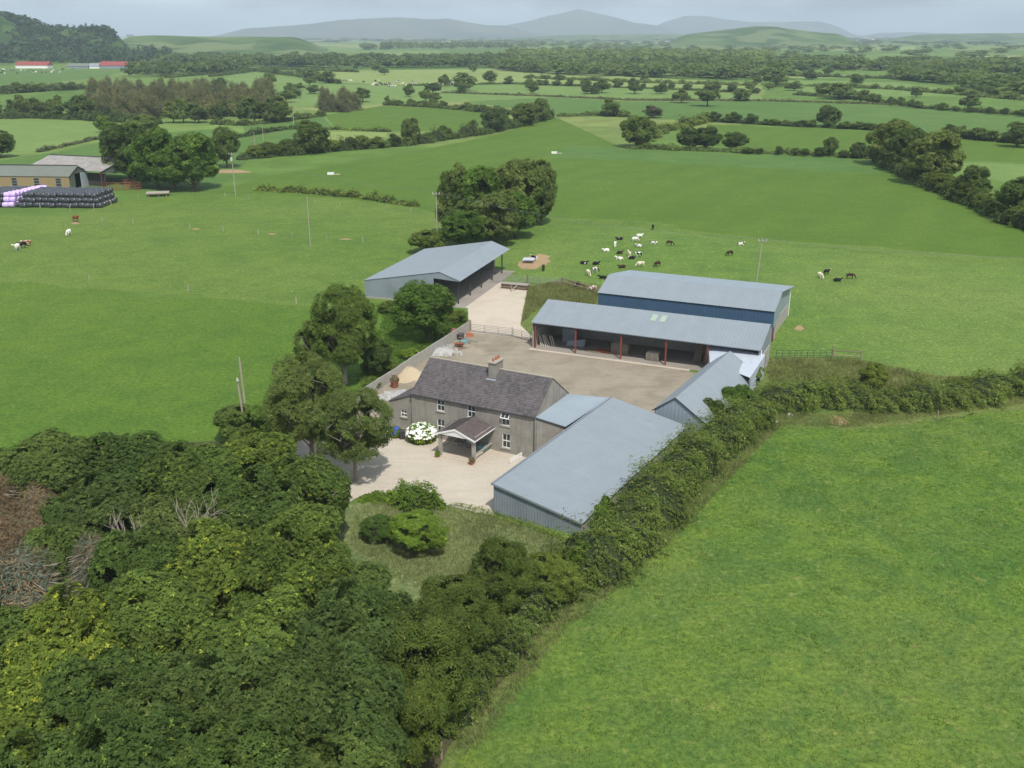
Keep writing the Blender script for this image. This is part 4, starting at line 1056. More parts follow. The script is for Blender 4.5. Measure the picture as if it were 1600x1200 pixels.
# quoins at the front corners
for u0 in (0.0, HL - 0.5):
    for i in range(11):
        wq = 0.5 if i % 2 else 0.34
        ua = u0 if u0 == 0 else HL - wq
        q = MB().frame_box(A, HU, HV, ua, ua + wq, -0.035, 0.0, 0.2 + i * 0.45, 0.2 + i * 0.45 + 0.40); q.build('quoin', M['render'], house)
def window(thing, O, U, V, u, z, w=1.04, h=1.44, open_top=False):
    f = MB(); t = 0.075
    def bar(a, b, c, d, v0=0.06, v1=0.15): f.frame_box(O, U, V, a, b, v0, v1, c, d)
    bar(u - w / 2, u - w / 2 + t, z - h / 2, z + h / 2); bar(u + w / 2 - t, u + w / 2, z - h / 2, z + h / 2)
    bar(u - w / 2 + t, u + w / 2 - t, z - h / 2, z - h / 2 + t); bar(u - w / 2 + t, u + w / 2 - t, z + h / 2 - t, z + h / 2)
    bar(u - w / 2 + t, u + w / 2 - t, z - 0.05, z + 0.05)
    bar(u - 0.025, u + 0.025, z - h / 2 + t, z - 0.05, 0.08, 0.14)
    if not open_top: bar(u - 0.025, u + 0.025, z + 0.05, z + h / 2 - t, 0.08, 0.14)
    wo = f.build('window', M['white'], thing)
    for a, b in ((u - w / 2 + t, u - 0.025), (u + 0.025, u + w / 2 - t)):
        MB().frame_box(O, U, V, a, b, 0.11, 0.125, z - h / 2 + t, z - 0.05).build('pane', M['glass'], wo)
        if not open_top: MB().frame_box(O, U, V, a, b, 0.11, 0.125, z + 0.05, z + h / 2 - t).build('pane', M['glass'], wo)
    if open_top:   # top-hung sash swung outwards
        s = MB(); e = Vector((0, 0, 0)); hgt = h / 2 - 0.1; dv = -0.42; dz = -math.sqrt(hgt * hgt - dv * dv)
        def P(uu, t_, off): return O + U * uu + V * (0.05 + dv * t_ + off) + ZV * (z + h / 2 - 0.05 + dz * t_)
        for a, b, c, d in ((u - w / 2, u - w / 2 + t, 0, 1), (u + w / 2 - t, u + w / 2, 0, 1), (u - w / 2 + t, u + w / 2 - t, 0, .12), (u - w / 2 + t, u + w / 2 - t, .88, 1), (u - .025, u + .025, .12, .88)):
            s.hexa(P(a, c, 0), P(b, c, 0), P(b, d, 0), P(a, d, 0), P(a, c, .05), P(b, c, .05), P(b, d, .05), P(a, d, .05))
        s.build('sash', M['white'], wo)
        MB().hexa(P(u - w / 2 + t, .12, .02), P(u + w / 2 - t, .12, .02), P(u + w / 2 - t, .88, .02), P(u - w / 2 + t, .88, .02), P(u - w / 2 + t, .12, .03), P(u + w / 2 - t, .12, .03), P(u + w / 2 - t, .88, .03), P(u - w / 2 + t, .88, .03)).build('pane', M['glass'], wo)
        MB().frame_box(O, U, V, u - w / 2 + t, u + w / 2 - t, 0.30, 0.32, z + .05, z + h / 2 - t).build('dark_panel', M['dark_in'], wo)  # panel in the dark interior colour, filling the open half
    MB().frame_box(O, U, V, u - w / 2 - 0.1, u + w / 2 + 0.1, -0.10, 0.055, z - h / 2 - 0.14, z - h / 2 - 0.003).build('sill', M['block'], wo)
    return wo
for i, (u, z) in enumerate(wins): window(house, A, HU, HV, u, z, h=WH[i], open_top=(i == 2))
MB().frame_box(A, HU, HV, door[0], door[1], 0.15, 0.2, 0.15, 2.2).build('door', M['white'], house)
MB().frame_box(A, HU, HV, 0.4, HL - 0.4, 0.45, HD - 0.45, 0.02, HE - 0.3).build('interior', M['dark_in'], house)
# slate roof: courses of slates, each course a lapped row
def slate_roof(thing, e0, e1, r0, r1, mat, name, course=0.30, sw=0.32, up=0.02, seed=3):
    rng = random.Random(seed)
    sl = (r0 - e0).length; n = max(2, int(sl / course)); Lh = (e1 - e0).length
    nrm = (e1 - e0).cross(r0 - e0).normalized()
    if nrm.z < 0: nrm = -nrm
    V, Q, T = [], [], []
    for i in range(n):
        a, b = i / n, min(1.0, (i + 1.12) / n)
        la, lb = e0.lerp(r0, a), e0.lerp(r0, b); ra, rb = e1.lerp(r1, a), e1.lerp(r1, b)
        m = int(Lh / sw); off = 0.5 / m if i % 2 else 0
        cuts = [0.0] + [min(1, j / m + off) for j in range(1 if not off else 0, m)] + [1.0]
        cuts = sorted(set(cuts))
        for c, d in zip(cuts, cuts[1:]):
            t = rng.random(); h = up + rng.uniform(0, 0.012); k = len(V); g = 0.008 / Lh
            for q in (la.lerp(ra, c + g) + nrm * (h + 0.016), la.lerp(ra, d - g) + nrm * (h + 0.016), lb.lerp(rb, d - g) + nrm * (up - 0.004), lb.lerp(rb, c + g) + nrm * (up - 0.004),
                      la.lerp(ra, c + g) + nrm * 0, la.lerp(ra, d - g) + nrm * 0):
                V.append(q - thing.location); T.append(t)
            Q.append((k, k + 1, k + 2, k + 3)); Q.append((k + 4, k + 5, k + 1, k))
    me = mesh_quads(name, np.array([tuple(v) for v in V]), np.array(Q), mat, np.array(T))
    o = link_mesh(name, me, thing); o["kind"] = "stuff"
    return o
ov = 0.12
fe0, fe1 = hp(-0.05, -ov, HE - 0.09), hp(HL + 0.05, -ov, HE - 0.09); rr0, rr1 = hp(-0.05, HD / 2, HR), hp(HL + 0.05, HD / 2, HR)
be0, be1 = hp(-0.05, HD + ov, HE - 0.09), hp(HL + 0.05, HD + ov, HE - 0.09)
mb = MB()
nf = (fe1 - fe0).cross(rr0 - fe0).normalized(); nf = nf if nf.z > 0 else -nf
nb_ = (be1 - be0).cross(rr0 - be0).normalized(); nb_ = nb_ if nb_.z > 0 else -nb_
mb.hexa(fe0 - nf * .05, fe1 - nf * .05, rr1 - nf * .05, rr0 - nf * .05, fe0, fe1, rr1, rr0)
mb.hexa(be0 - nb_ * .05, be1 - nb_ * .05, rr1 - nb_ * .05, rr0 - nb_ * .05, be0 + nb_ * .02, be1 + nb_ * .02, rr1 + nb_ * .02, rr0 + nb_ * .02)
roof = mb.build('roof', M['slate'], house)
slate_roof(house, fe0, fe1, rr0, rr1, M['slate'], 'slates')
MB().tube(rr0 + ZV * .03, rr1 + ZV * .03, 0.11, n=8).build('ridge_tiles', M['stone'], house)
MB().tube(fe0 + ZV * -.05 - HV * .06, fe1 + ZV * -.05 - HV * .06, 0.065, n=6).build('gutter', M['steel_dark'], house)
MB().tube(hp(0.08, -0.07, 0.1), hp(0.08, -0.07, HE - 0.1), 0.05, n=6).build('downpipe', M['steel_dark'], house)
uc, zc = on_plane(776, 600, A + HV * HD / 2, HU)
ch = MB().frame_box(A, HU, HV, uc - 0.45, uc + 0.45, HD / 2 - 1.15, HD / 2 + 0.75, HR - 1.3, HR + 0.95).build('chimney', M['render'], house)
MB().frame_box(A, HU, HV, uc - 0.56, uc + 0.56, HD / 2 - 1.26, HD / 2 + 0.86, HR + 0.95, HR + 1.10).build('chimney_cap', M['stone'], ch)
for k_ in (-0.75, -0.1, 0.5):
    MB().tube(hp(uc, HD / 2 + k_, HR + 1.10), hp(uc, HD / 2 + k_, HR + 1.48), 0.15, 0.12, 8).build('chimney_pot', M['terracotta'], ch)
MB().frame_box(A, HU, HV, uc - 0.62, uc + 0.62, HD / 2 - 1.42, HD / 2 - 1.16, HR - 1.02, HR - 0.90).build('flashing', M['sheet_white'], ch)
# side lean-to at the far gable
LW = 3.4
mb = MB()
us, zs_ = on_plane(631, 646, A + HV * 0.3, HU)
wz = zs_
wh = (us - HL - 0.45, us - HL + 0.45, wz - 0.45, wz + 0.45)
LO = A + HU * HL + HV * 0.3
wall_holes(mb, LO, HU, HV, LW, 0, 3.4, 0.35, [wh] if 0.1 < wh[0] and wh[1] < LW else [])
mb.prism([LO + ZV * 3.4, LO + HU * LW + ZV * 3.4, LO + ZV * 4.75], HV * 0.35)
mb.frame_box(LO, HU, HV, LW - 0.35, LW, 0.35, 6.0, 0, 3.4); mb.frame_box(LO, HU, HV, 0, LW, 6.0, 6.35, 0, 3.4)
lt = mb.build('lean_to', M['render'], house)
a0, a1 = LO + HU * (LW + .15) + ZV * 3.38 - HV * .1, LO + HU * (LW + .15) + ZV * 3.38 + HV * 6.4
b0, b1 = LO + ZV * 4.78 - HV * .1, LO + ZV * 4.78 + HV * 6.4
MB().hexa(a0, a1, b1, b0, a0 + ZV * .1, a1 + ZV * .1, b1 + ZV * .1, b0 + ZV * .1).build('lean_to_roof', M['slate'], house)
if 0.1 < wh[0] and wh[1] < LW:
    window(house, LO, HU, HV, us - HL, wz, 0.9, 0.9)
# porch
q0, q1 = W(691, 711), W(738, 726)
d0 = (q0 - A).dot(HU); d1 = (q1 - A).dot(HU); pv = ((q0 - A).dot(HV) + (q1 - A).dot(HV)) / 2
pu0, pu1 = min(d0, d1), max(d0, d1); um = (pu0 + pu1) / 2
PP = A + HV * (pv - .45)
PH = .5 * (on_plane(738, 690, PP, HU)[1] + on_plane(683, 676, PP, HU)[1]); PR = on_plane(710, 671, PP, HU)[1]
MB().frame_box(A, HU, HV, pu0 - .35, pu1 + .35, pv - .3, -0.002, 0, 0.14).build('porch_floor', M['concrete'], house)
for u in (pu0, pu1):
    MB().frame_box(A, HU, HV, u - .17, u + .17, pv - .17, pv + .17, 0.14, PH).build('porch_pillar', M['block'], house)
    MB().frame_box(A, HU, HV, u - .06, u + .06, pv + .17, -0.01, 0.85, 1.0).build('porch_rail', M['timber_grey'], house)
    MB().frame_box(A, HU, HV, u - .09, u + .09, pv + .17, -0.01, PH - .02, PH + .16).build('porch_beam', M['timber_grey'], house)
e = 0.42
for s_, uu in ((-1, pu0 - e), (1, pu1 + e)):
    c0, c1 = hp(uu, pv - .45, PH - .02), hp(uu, -0.02, PH - .02); t0, t1 = hp(um, pv - .45, PR), hp(um, -0.02, PR)
    nn = (c1 - c0).cross(t0 - c0).normalized(); nn = nn if nn.z > 0 else -nn
    MB().hexa(c0 - nn * .1, c1 - nn * .1, t1 - nn * .1, t0 - nn * .1, c0, c1, t1, t0).build('porch_roof', M['slate_porch'], house)
    slate_roof(house, c0, c1, t0, t1, M['slate_porch'], 'porch_slates', 0.2, 0.25, 0.01, 9)
    MB().hexa(c0 - HV * .04 - ZV * .2, t0 - HV * .04 - ZV * .2, t0 - HV * .003 - ZV * .2, c0 - HV * .003 - ZV * .2, c0 - HV * .04 + ZV * .03, t0 - HV * .04 + ZV * .03, t0 - HV * .003 + ZV * .03, c0 - HV * .003 + ZV * .03).build('bargeboard', M['white'], house)
    MB().hexa(c0 - ZV * .12 - HU * -s_ * .0, c1 - ZV * .12, c1 + HU * s_ * .04 - ZV * .12, c0 + HU * s_ * .04 - ZV * .12, c0 + ZV * .01, c1 + ZV * .01, c1 + HU * s_ * .04 + ZV * .01, c0 + HU * s_ * .04 + ZV * .01).build('porch_fascia', M['white'], house)
MB().prism([hp(pu0 - e + .25, pv - .40, PH), hp(pu1 + e - .25, pv - .40, PH), hp(um, pv - .40, PR - .16)], HV * .05).build('porch_gable', M['white'], house)
# paved strip round the house
sheet('footpath', [A + HU * 0 - HV * 1.0, A + HU * (pu0 - .9) - HV * 1.0, A + HU * (pu0 - .9) + HV * (pv - .75), A + HU * (pu1 + .9) + HV * (pv - .75), A + HU * (pu1 + .9) - HV * 1.0, A + HU * 14 - HV * 1.0, A + HU * 14, A], M['concrete'], 13.5 * Z, world=True)

# ------------------------------------------------------------------ long low metal shed and link building
TL = W(771, 755.5, 3.3); TB = W(956, 621, 3.3); SA = (TB - TL).normalized(); SW = Vector((SA.y, -SA.x, 0)); SLn = (TB - TL).length
SWd, SHr = 9.6, 1.45
shed = empty('metal_shed', (TL.x, TL.y, 0), 'long low blue-grey sheet-metal shed with single slope roof beside the hedge', 'shed')
def sp(a, b, z): return Vector((TL.x, TL.y, 0)) + SA * a + SW * b + ZV * z
sheet_roof(shed, sp(-.15, -.15, 3.36), SA, (sp(0, SWd + .2, SHr + .02) - sp(0, -.15, 3.36)), SLn + .2, M['sheet'])
for a_ in (0.05, SLn - .15):
    MB().prism([sp(a_, -0.02, 0), sp(a_, SWd, 0), sp(a_, SWd, SHr - .04), sp(a_, -0.02, 3.29)], SA * .1).build('end_wall', M['sheet_wall'], shed)
# upright cladding ribs on the end wall
for i in range(32):
    b = 0.1 + i * (SWd - .2) / 31; zt = 3.29 + (SHr - 3.33) * b / SWd - .05
    MB().frame_box(sp(0, 0, 0), SA, SW, 0.0, 0.048, b, b + .07, 0.05, zt).build('cladding_rib', M['sheet_wall'], shed)
MB().frame_box(sp(0, 0, 0), SA, SW, 0.16, SLn - .16, 0, .12, 0, 3.28).build('side_wall', M['render'], shed)
MB().frame_box(sp(0, 0, 0), SA, SW, 0.16, SLn - .16, SWd - .15, SWd - .03, 0, SHr - .08).build('side_wall', M['block'], shed)
MB().hexa(sp(-.17, -.22, 3.26), sp(SLn, -.22, 3.26), sp(SLn, .05, 3.38), sp(-.17, .05, 3.38), sp(-.17, -.22, 3.36), sp(SLn, -.22, 3.36), sp(SLn, .05, 3.45), sp(-.17, .05, 3.45)).build('ridge_flashing', M['sheet'], shed)
MB().hexa(sp(-.19, -.18, 3.2), sp(-.19, SWd + .2, SHr - .12), sp(-.13, SWd + .2, SHr - .12), sp(-.13, -.18, 3.2), sp(-.19, -.18, 3.43), sp(-.19, SWd + .2, SHr + .09), sp(-.13, SWd + .2, SHr + .09), sp(-.13, -.18, 3.43)).build('verge_flashing', M['sheet'], shed)

FR, BR_ = W(887, 667, 3.25), W(956, 622, 3.25)
link = empty('link_building', hp(-2.2, 4, 0), 'small link building with pale metal roof between farmhouse gable and long shed', 'building')
r0, r1, r2, r3 = hp(-0.03, 0.15, HE - .1), hp(-0.03, HD - .1, HE - .1), BR_ - SW * .25, FR - SW * .25
UU = (r1 - r0)
mb = MB(); mb.hexa(r0 - ZV * .06, r1 - ZV * .06, r2 - ZV * .06, r3 - ZV * .06, r0, r1, r2, r3)
mb.build('roof', M['sheet_bluegrey'], link)
nribs = 26
for i in range(nribs):
    t = (i + .5) / nribs; a, b = r0.lerp(r1, t), r3.lerp(r2, t); d_ = (r1 - r0).normalized() * .04
    MB().hexa(a - d_ + ZV * .002, a + d_ + ZV * .002, b + d_ + ZV * .002, b - d_ + ZV * .002, a - d_ * .5 + ZV * .035, a + d_ * .5 + ZV * .035, b + d_ * .5 + ZV * .035, b - d_ * .5 + ZV * .035).build('roof_rib', M['sheet_bluegrey'], link)
w0, w1 = hp(-0.04, 0.35, 0), FR - SW * .4; w1.z = 0
mb = MB().prism([w0, w1, w1 + ZV * 3.15, w0 + ZV * (HE - .25)], (w1 - w0).cross(ZV).normalized() * -0.3)
mb.build('wall', M['render'], link)
w2, w3 = hp(-0.04, HD - .4, 0), BR_ - SW * .4; w3.z = 0
MB().prism([w2, w3, w3 + ZV * 3.15, w2 + ZV * (HE - .25)], (w3 - w2).cross(ZV).normalized() * 0.2).build('wall', M['render'], link)
MB().tube(r0 - ZV * .1 - HV * .05, r3 - ZV * .1 - HV * .05, .05).build('gutter', M['steel_dark'], link)

# ------------------------------------------------------------------ small gabled shed by the hedge
e_ = 2.2
g0, g1 = W(1022.7, 639.5, e_), W(1075.5, 661.5, e_)
gb0, gb1 = W(1121, 557, e_), W(1167.7, 605.8, e_)
GA = (gb0 - g0); GAu = GA.normalized()
GW = Vector((GAu.y, -GAu.x, 0)); gw = max(4.6, abs((g1 - g0).dot(GW)))
GL = 21.0
small = empty('gabled_shed', (g0.x, g0.y, 0), 'narrow blue-grey gabled shed between yard and hedge, sheeted gable end', 'shed')
def gp(a, b, z): return Vector((g0.x, g0.y, 0)) + GAu * a + GW * b + ZV * z
gr = e_ + 1.95; gm_ = gw / 2; gw = gw + 1.5; er = e_ - .75
sheet_roof(small, gp(-.1, gm_, gr), GAu, gp(0, gw + .25, er - .12) - gp(0, gm_, gr), GL + .2, M['sheet'])
sheet_roof(small, gp(-.1, gm_, gr), GAu, gp(0, -.25, e_ - .12) - gp(0, gm_, gr), GL + .2, M['sheet'])
for a in (0, GL - .12):
    MB().prism([gp(a, 0, 0), gp(a, gw, 0), gp(a, gw, er - .02), gp(a, gm_, gr - .06), gp(a, 0, e_ - .02)], GAu * .12).build('gable_wall', M['sheet_bluegrey'], small)
for i in range(14):
    b = .2 + i * (gw - .4) / 13; zt = (e_ + (gr - e_) * b / gm_ if b < gm_ else gr + (er - gr) * (b - gm_) / (gw - gm_)) - .15
    MB().frame_box(gp(0, 0, 0), GAu, GW, -.04, -.003, b, b + .06, 0.1, zt).build('cladding_rib', M['sheet_bluegrey'], small)
for b, zt in ((0, e_ - .1), (gw - .15, er - .1)): MB().frame_box(gp(0, 0, 0), GAu, GW, .13, GL - .13, b, b + .15, 0, zt).build('side_wall', M['block'], small)
for s_, ez in ((-.25, e_), (gw + .25, er)):
    MB().hexa(gp(-.16, s_, ez - .2), gp(-.16, gm_, gr - .08), gp(-.10, gm_, gr - .08), gp(-.10, s_, ez - .2), gp(-.16, s_, ez - .05), gp(-.16, gm_, gr + .07), gp(-.10, gm_, gr + .07), gp(-.10, s_, ez - .05)).build('verge_trim', M['steel_dark'], small)
# pale sheeted lean-to between small shed and open-fronted shed
lean = empty('lean_to_roof', W(1150, 570), 'pale flat sheet lean-to under the eave of the open-fronted shed', 'shed')
c = [W(1107, 537, 3.3), W(1196, 554, 3.3), W(1172, 590, 2.5), W(1109, 566, 2.5)]
MB().hexa(*[q - ZV * .05 for q in c], *c).build('roof', M['sheet_white'], lean)
for q in c:
    MB().frame_box(Vector((q.x, q.y, 0)), GAu, GW, -.07, .07, -.07, .07, 0, q.z - .06).build('post', M['timber'], lean)
MB().hexa(*[Vector((q.x, q.y, 0.0)) for q in (c[1], c[2], c[2] + GAu * .12, c[1] + GAu * .12)], *[Vector((q.x, q.y, q.z - .08)) for q in (c[1], c[2], c[2] + GAu * .12, c[1] + GAu * .12)]).build('side_wall', M['sheet_white'], lean)
MB().hexa(*[Vector((q.x, q.y, 0.0)) for q in (c[0], c[3], c[3] + GW * .1, c[0] + GW * .1)], *[Vector((q.x, q.y, q.z - .07)) for q in (c[0], c[3], c[3] + GW * .1, c[0] + GW * .1)]).build('side_wall', M['sheet_white'], lean)

# ------------------------------------------------------------------ open-fronted shed with red posts
e_ = 4.1
o0, o1 = W(830.6, 503, e_), W(1189, 547, e_)
OU = (o1 - o0).normalized(); OV = Vector((-OU.y, OU.x, 0)); OLn = (o1 - o0).length
OD, OR_ = 6.4, 6.1
osh = empty('open_shed', (o0.x, o0.y, 0), 'open-fronted farm shed with grey metal roof and dark red posts facing the yard', 'shed')
def op(u, v, z): return Vector((o0.x, o0.y, 0)) + OU * u + OV * v + ZV * z
sheet_roof(osh, op(0, -.1, e_), OU, op(0, OD, OR_) - op(0, -.1, e_), OLn, M['sheet'])
sheet_roof(osh, op(0, OD, OR_), OU, op(0, OD + 2.0, OR_ - .6) - op(0, OD, OR_), OLn, M['sheet'])
MB().frame_box(op(0, 0, 0), OU, OV, 0.1, OLn - .1, OD + 1.6, OD + 1.8, 0, OR_ - .75).build('back_wall', M['block'], osh)
for u, zt in ((0.12, 0), (OLn - .3, 0)):
    MB().prism([op(u, .1, 0), op(u, OD + 1.55, 0), op(u, OD + 1.55, 2.6), op(u, .1, 2.6)], OU * .18).build('end_wall', M['block'], osh)
    MB().prism([op(u, .1, 2.603), op(u, OD + 1.55, 2.603), op(u, OD + 1.55, OR_ - .7), op(u, OD, OR_ - .15), op(u, .1, e_ - .1)], OU * .08).build('end_cladding', M['sheet_wall'], osh)
for q in ((835, 545), (897, 554), (966, 565), (1036, 574.5), (1100, 584)):
    g = W(*q); u = (g - op(0, 0, 0)).dot(OU)
    MB().frame_box(op(0, 0, 0), OU, OV, u - .1, u + .1, 0.02, .22, 0, e_ - .15).build('post', M['red_post'], osh)
    MB().hexa(op(u - .05, .25, e_ - .35), op(u + .05, .25, e_ - .35), op(u + .05, OD, OR_ - .35), op(u - .05, OD, OR_ - .35), op(u - .05, .25, e_ - .12), op(u + .05, .25, e_ - .12), op(u + .05, OD, OR_ - .12), op(u - .05, OD, OR_ - .12)).build('rafter', M['red_post'], osh)
MB().frame_box(op(0, 0, 0), OU, OV, 0, OLn, -.22, -.12, e_ - .1, e_ + .02).build('gutter', M['sheet_wall'], osh)
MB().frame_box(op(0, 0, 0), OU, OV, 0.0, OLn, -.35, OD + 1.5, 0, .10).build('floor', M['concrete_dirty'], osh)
MB().frame_box(op(0, 0, 0), OU, OV, 0.0, OLn * .72, -1.0, -.352, 0, .085).build('sill_slab', M['concrete'], osh)
for uf in (17.2, 18.6):
    uu = uf; t0_, t1_ = .60, .86
    def rp(u, t, h): return op(u, -.1 + (OD + .1) * t, e_ + (OR_ - e_) * t + h)
    MB().hexa(rp(uu, t0_, .045), rp(uu + .8, t0_, .045), rp(uu + .8, t1_, .045), rp(uu, t1_, .045), rp(uu, t0_, .065), rp(uu + .8, t0_, .065), rp(uu + .8, t1_, .065), rp(uu, t1_, .065)).build('rooflight', M['rooflight'], osh)
MB().tube(op(OLn + .05, .3, 1.4), op(OLn + .05, .3, e_ - .1), .07).build('downpipe', M['white'], osh)
# what lies inside
def stack(u, v, nlay, w, d, lab, name='pallet_stack'):
    t = empty(name, op(u, v, .1), lab, 'pallets', 'pallets stored in the open shed')
    for i in range(nlay):
        dx = random.uniform(-.06, .06); z0 = .1 + i * .15
        for k in range(5): MB().frame_box(op(u + dx, v, 0), OU, OV, -w / 2, w / 2, -d / 2 + k * d / 4.6, -d / 2 + k * d / 4.6 + .11, z0 + .1, z0 + .14).build('board', M['timber_grey'], t)
        for k in (-w / 2, -.06, w / 2 - .12): MB().frame_box(op(u + dx, v, 0), OU, OV, k, k + .12, -d / 2, d / 2 - .05, z0, z0 + .097).build('bearer', M['timber'], t)
stack(13.2, 3.0, 10, 2.6, 1.6, 'taller stack of weathered pallets between the second and third red posts')
stack(18.6, 1.7, 8, 1.8, 1.3, 'stack of grey pallets near the front of the open shed')
rq = random.Random(3)
for i in range(7):
    u = 1.0 + i * .33; lean_ = rq.uniform(1.1, 1.7)
    o = MB().hexa(op(u, 1.2 + .1 * i, .1), op(u + .2, 1.2 + .1 * i, .1), op(u + .2, 1.28 + .1 * i, .1), op(u, 1.28 + .1 * i, .1), op(u - lean_ + .4, 2.2, 1.6), op(u - lean_ + .6, 2.2, 1.6), op(u - lean_ + .6, 2.26, 1.6), op(u - lean_ + .4, 2.26, 1.6)).build('plank', M['timber_grey'])
    tag(o, 'grey plank leaning on the end wall inside the open shed', 'plank', 'planks leaning in the open shed')
tag(MB().frame_box(op(0, 0, 0), OU, OV, 3.2, 5.2, 4.6, 4.75, .1, 2.3).build('metal_sheet', M['sheet_wall']), 'upright grey metal sheet at the back of the open shed', 'sheet')
tag(MB().hexa(op(4.4, 3.0, .1), op(7.2, 3.4, .1), op(7.2, 3.5, .1), op(4.4, 3.1, .1), op(4.6, 3.2, .8), op(7.4, 3.6, 1.3), op(7.4, 3.7, 1.3), op(4.6, 3.3, .8)).build('metal_sheet', M['sheet_wall']), 'slanting grey metal sheet lying behind the planks in the open shed', 'sheet')
for i in range(4):
    u = 8.5 + i * 1.1
    o = MB().frame_box(op(0, 0, 0), OU, OV, u, u + rq.uniform(1.2, 2.2), 1.0 + rq.uniform(0, 1.4), 2.7, .1, .1 + rq.uniform(.1, .35)).build('timber_pile', M['rust'] if i % 2 else M['timber'])
    tag(o, ('rusty' if i % 2 else 'brown') + ' low pile of timber and scrap on the open shed floor', 'pile', 'scrap on the open shed floor')
for i in range(3):
    u = 24.0 + i * 1.5
    o = MB().hexa(op(u, 3.6, .1), op(u + 1.1, 3.6, .1), op(u + 1.1, 3.75, .1), op(u, 3.75, .1), op(u + .1, 4.6, 2.4), op(u + 1.2, 4.6, 2.4), op(u + 1.2, 4.7, 2.4), op(u + .1, 4.7, 2.4)).build('old_door', M['timber'])
    tag(o, 'old brown door leaning against the back wall of the open shed', 'door', 'doors leaning in the open shed')

# ------------------------------------------------------------------ blue shed behind it
be, br, bb = 5.0, 6.9, 5.3
f1, f2 = W(933.75, 457, be), W(1211, 487, be)
BU = (f2 - f1).normalized(); BV = Vector((-BU.y, BU.x, 0)); BL_ = (f2 - f1).length
R1 = W(959, 429, br); R2 = W(1225, 455.6, br); bd = ((R2 - f2).dot(BV) + (R1 - f1).dot(BV)) / 2
K1, K2 = W(994, 423, bb), W(1245, 448, bb); bk = ((K1 - f1).dot(BV) + (K2 - f2).dot(BV)) / 2
blue = empty('blue_shed', (f1.x, f1.y, 0), 'tall dark blue clad shed with grey metal roof behind the open-fronted shed', 'shed')
def bp(u, v, z): return Vector((f1.x, f1.y, 0)) + BU * u + BV * v + ZV * z
bd = max(4.0, bd); bk = max(bd + 6, bk)
sheet_roof(blue, bp(0, -.1, be), BU, bp(0, bd, br) - bp(0, -.1, be), BL_, M['sheet'])
sheet_roof(blue, bp(0, bd, br), BU, bp(0, bk + .1, bb) - bp(0, bd, br), BL_ + .1, M['sheet_bluegrey'])
MB().frame_box(bp(0, 0, 0), BU, BV, .1, BL_ - .1, .1, .25, 0, be - .06).build('front_wall', M['sheet_blue'], blue)
for i in range(int(BL_ / .5)):
    MB().frame_box(bp(0, 0, 0), BU, BV, .2 + i * .5, .2 + i * .5 + .1, .05, .098, 2.5, be - .12).build('cladding_rib', M['sheet_blue'], blue)
MB().frame_box(bp(0, 0, 0), BU, BV, .1, BL_ - .72, bk - .25, bk - .1, 0, bb - .12).build('back_wall', M['sheet_blue'], blue)
MB().prism([bp(BL_ - .2, .26, 2.4), bp(BL_ - .2, bd, 3.0), bp(BL_ - .2, bd, br - .1), bp(BL_ - .2, .26, be - .04)], BU * .12).build('gable_cladding', M['sheet_bluegrey'], blue)
MB().prism([bp(BL_ - .7, bd + .05, 2.4), bp(BL_ - .7, bk - .1, 2.4), bp(BL_ - .7, bk - .1, bb - .1), bp(BL_ - .7, bd + .05, br - .14)], BU * .12).build('gable_cladding', M['sheet_bluegrey'], blue)
MB().frame_box(bp(0, 0, 0), BU, BV, BL_ - .75, BL_ - .5, bd - 2.5, bk - .1, 0, 2.39).build('concrete_wall', M['block'], blue)
MB().prism([bp(.1, .26, 0), bp(.1, bk - .26, 0), bp(.1, bk - .26, bb - .1), bp(.1, bd, br - .1), bp(.1, .26, be - .06)], BU * .12).build('gable_wall', M['sheet_blue'], blue)
MB().tube(bp(BL_ - .42, bk - .05, .2), bp(BL_ - .42, bk - .05, bb - .1), .07).build('downpipe', M['white'], blue)
for v in (.6, 2.2): MB().frame_box(bp(0, 0, 0), BU, BV, BL_ - .25, BL_ - .05, v, v + .2, 0, 2.4 + .15 * v).build('post', M['red_post'] if v < 1 else M['sand'], blue)

# ------------------------------------------------------------------ open shed by the cattle paddock
l0 = W(571.5, 436, 3.3); lr = W(686.6, 425, 5.8); lr_b = W(768.6, 376.5, 5.8); le = W(717, 441, 4.4)
LAx = (lr_b - lr).normalized(); LLn = (lr_b - lr).length; LX = Vector((LAx.y, -LAx.x, 0))
wl_ = abs((l0 - lr).dot(LX)); wr_ = abs((le - lr).dot(LX))
ls = empty('paddock_shed', (lr.x, lr.y, 0), 'grey metal shed with overhanging roof open towards the concrete apron', 'shed')
def lp(a, b, z): return Vector((lr.x, lr.y, 0)) + LAx * a + LX * b + ZV * z
sheet_roof(ls, lp(0, 0, 5.8), LAx, lp(0, -wl_, 3.3) - lp(0, 0, 5.8), LLn, M['sheet'])
sheet_roof(ls, lp(0, 0, 5.8), LAx, lp(0, wr_, 4.4) - lp(0, 0, 5.8), LLn, M['sheet'])
MB().prism([lp(.1, -wl_ + .1, .35), lp(.1, -1.2, .35), lp(.1, -1.2, 4.6), lp(.1, wr_ - .1, 4.25), lp(.1, wr_ - .1, 4.32), lp(.1, 0, 5.68), lp(.1, -wl_ + .1, 3.25)], LAx * .1).build('gable_cladding', M['sheet_wall'], ls)
MB().frame_box(lp(0, 0, 0), LAx, LX, .08, .25, -wl_ + .1, -1.2, 0, .345).build('plinth', M['block'], ls)
MB().frame_box(lp(0, 0, 0), LAx, LX, .25, LLn - .2, -wl_ + .1, -wl_ + .25, 0, 3.2).build('side_wall', M['sheet_wall'], ls)
MB().prism([lp(LLn - .2, -wl_ + .1, 0), lp(LLn - .2, 0.6, 0), lp(LLn - .2, 0.6, 5.3), lp(LLn - .2, 0, 5.6), lp(LLn - .2, -wl_ + .1, 3.2)], LAx * .12).build('back_gable', M['block'], ls)
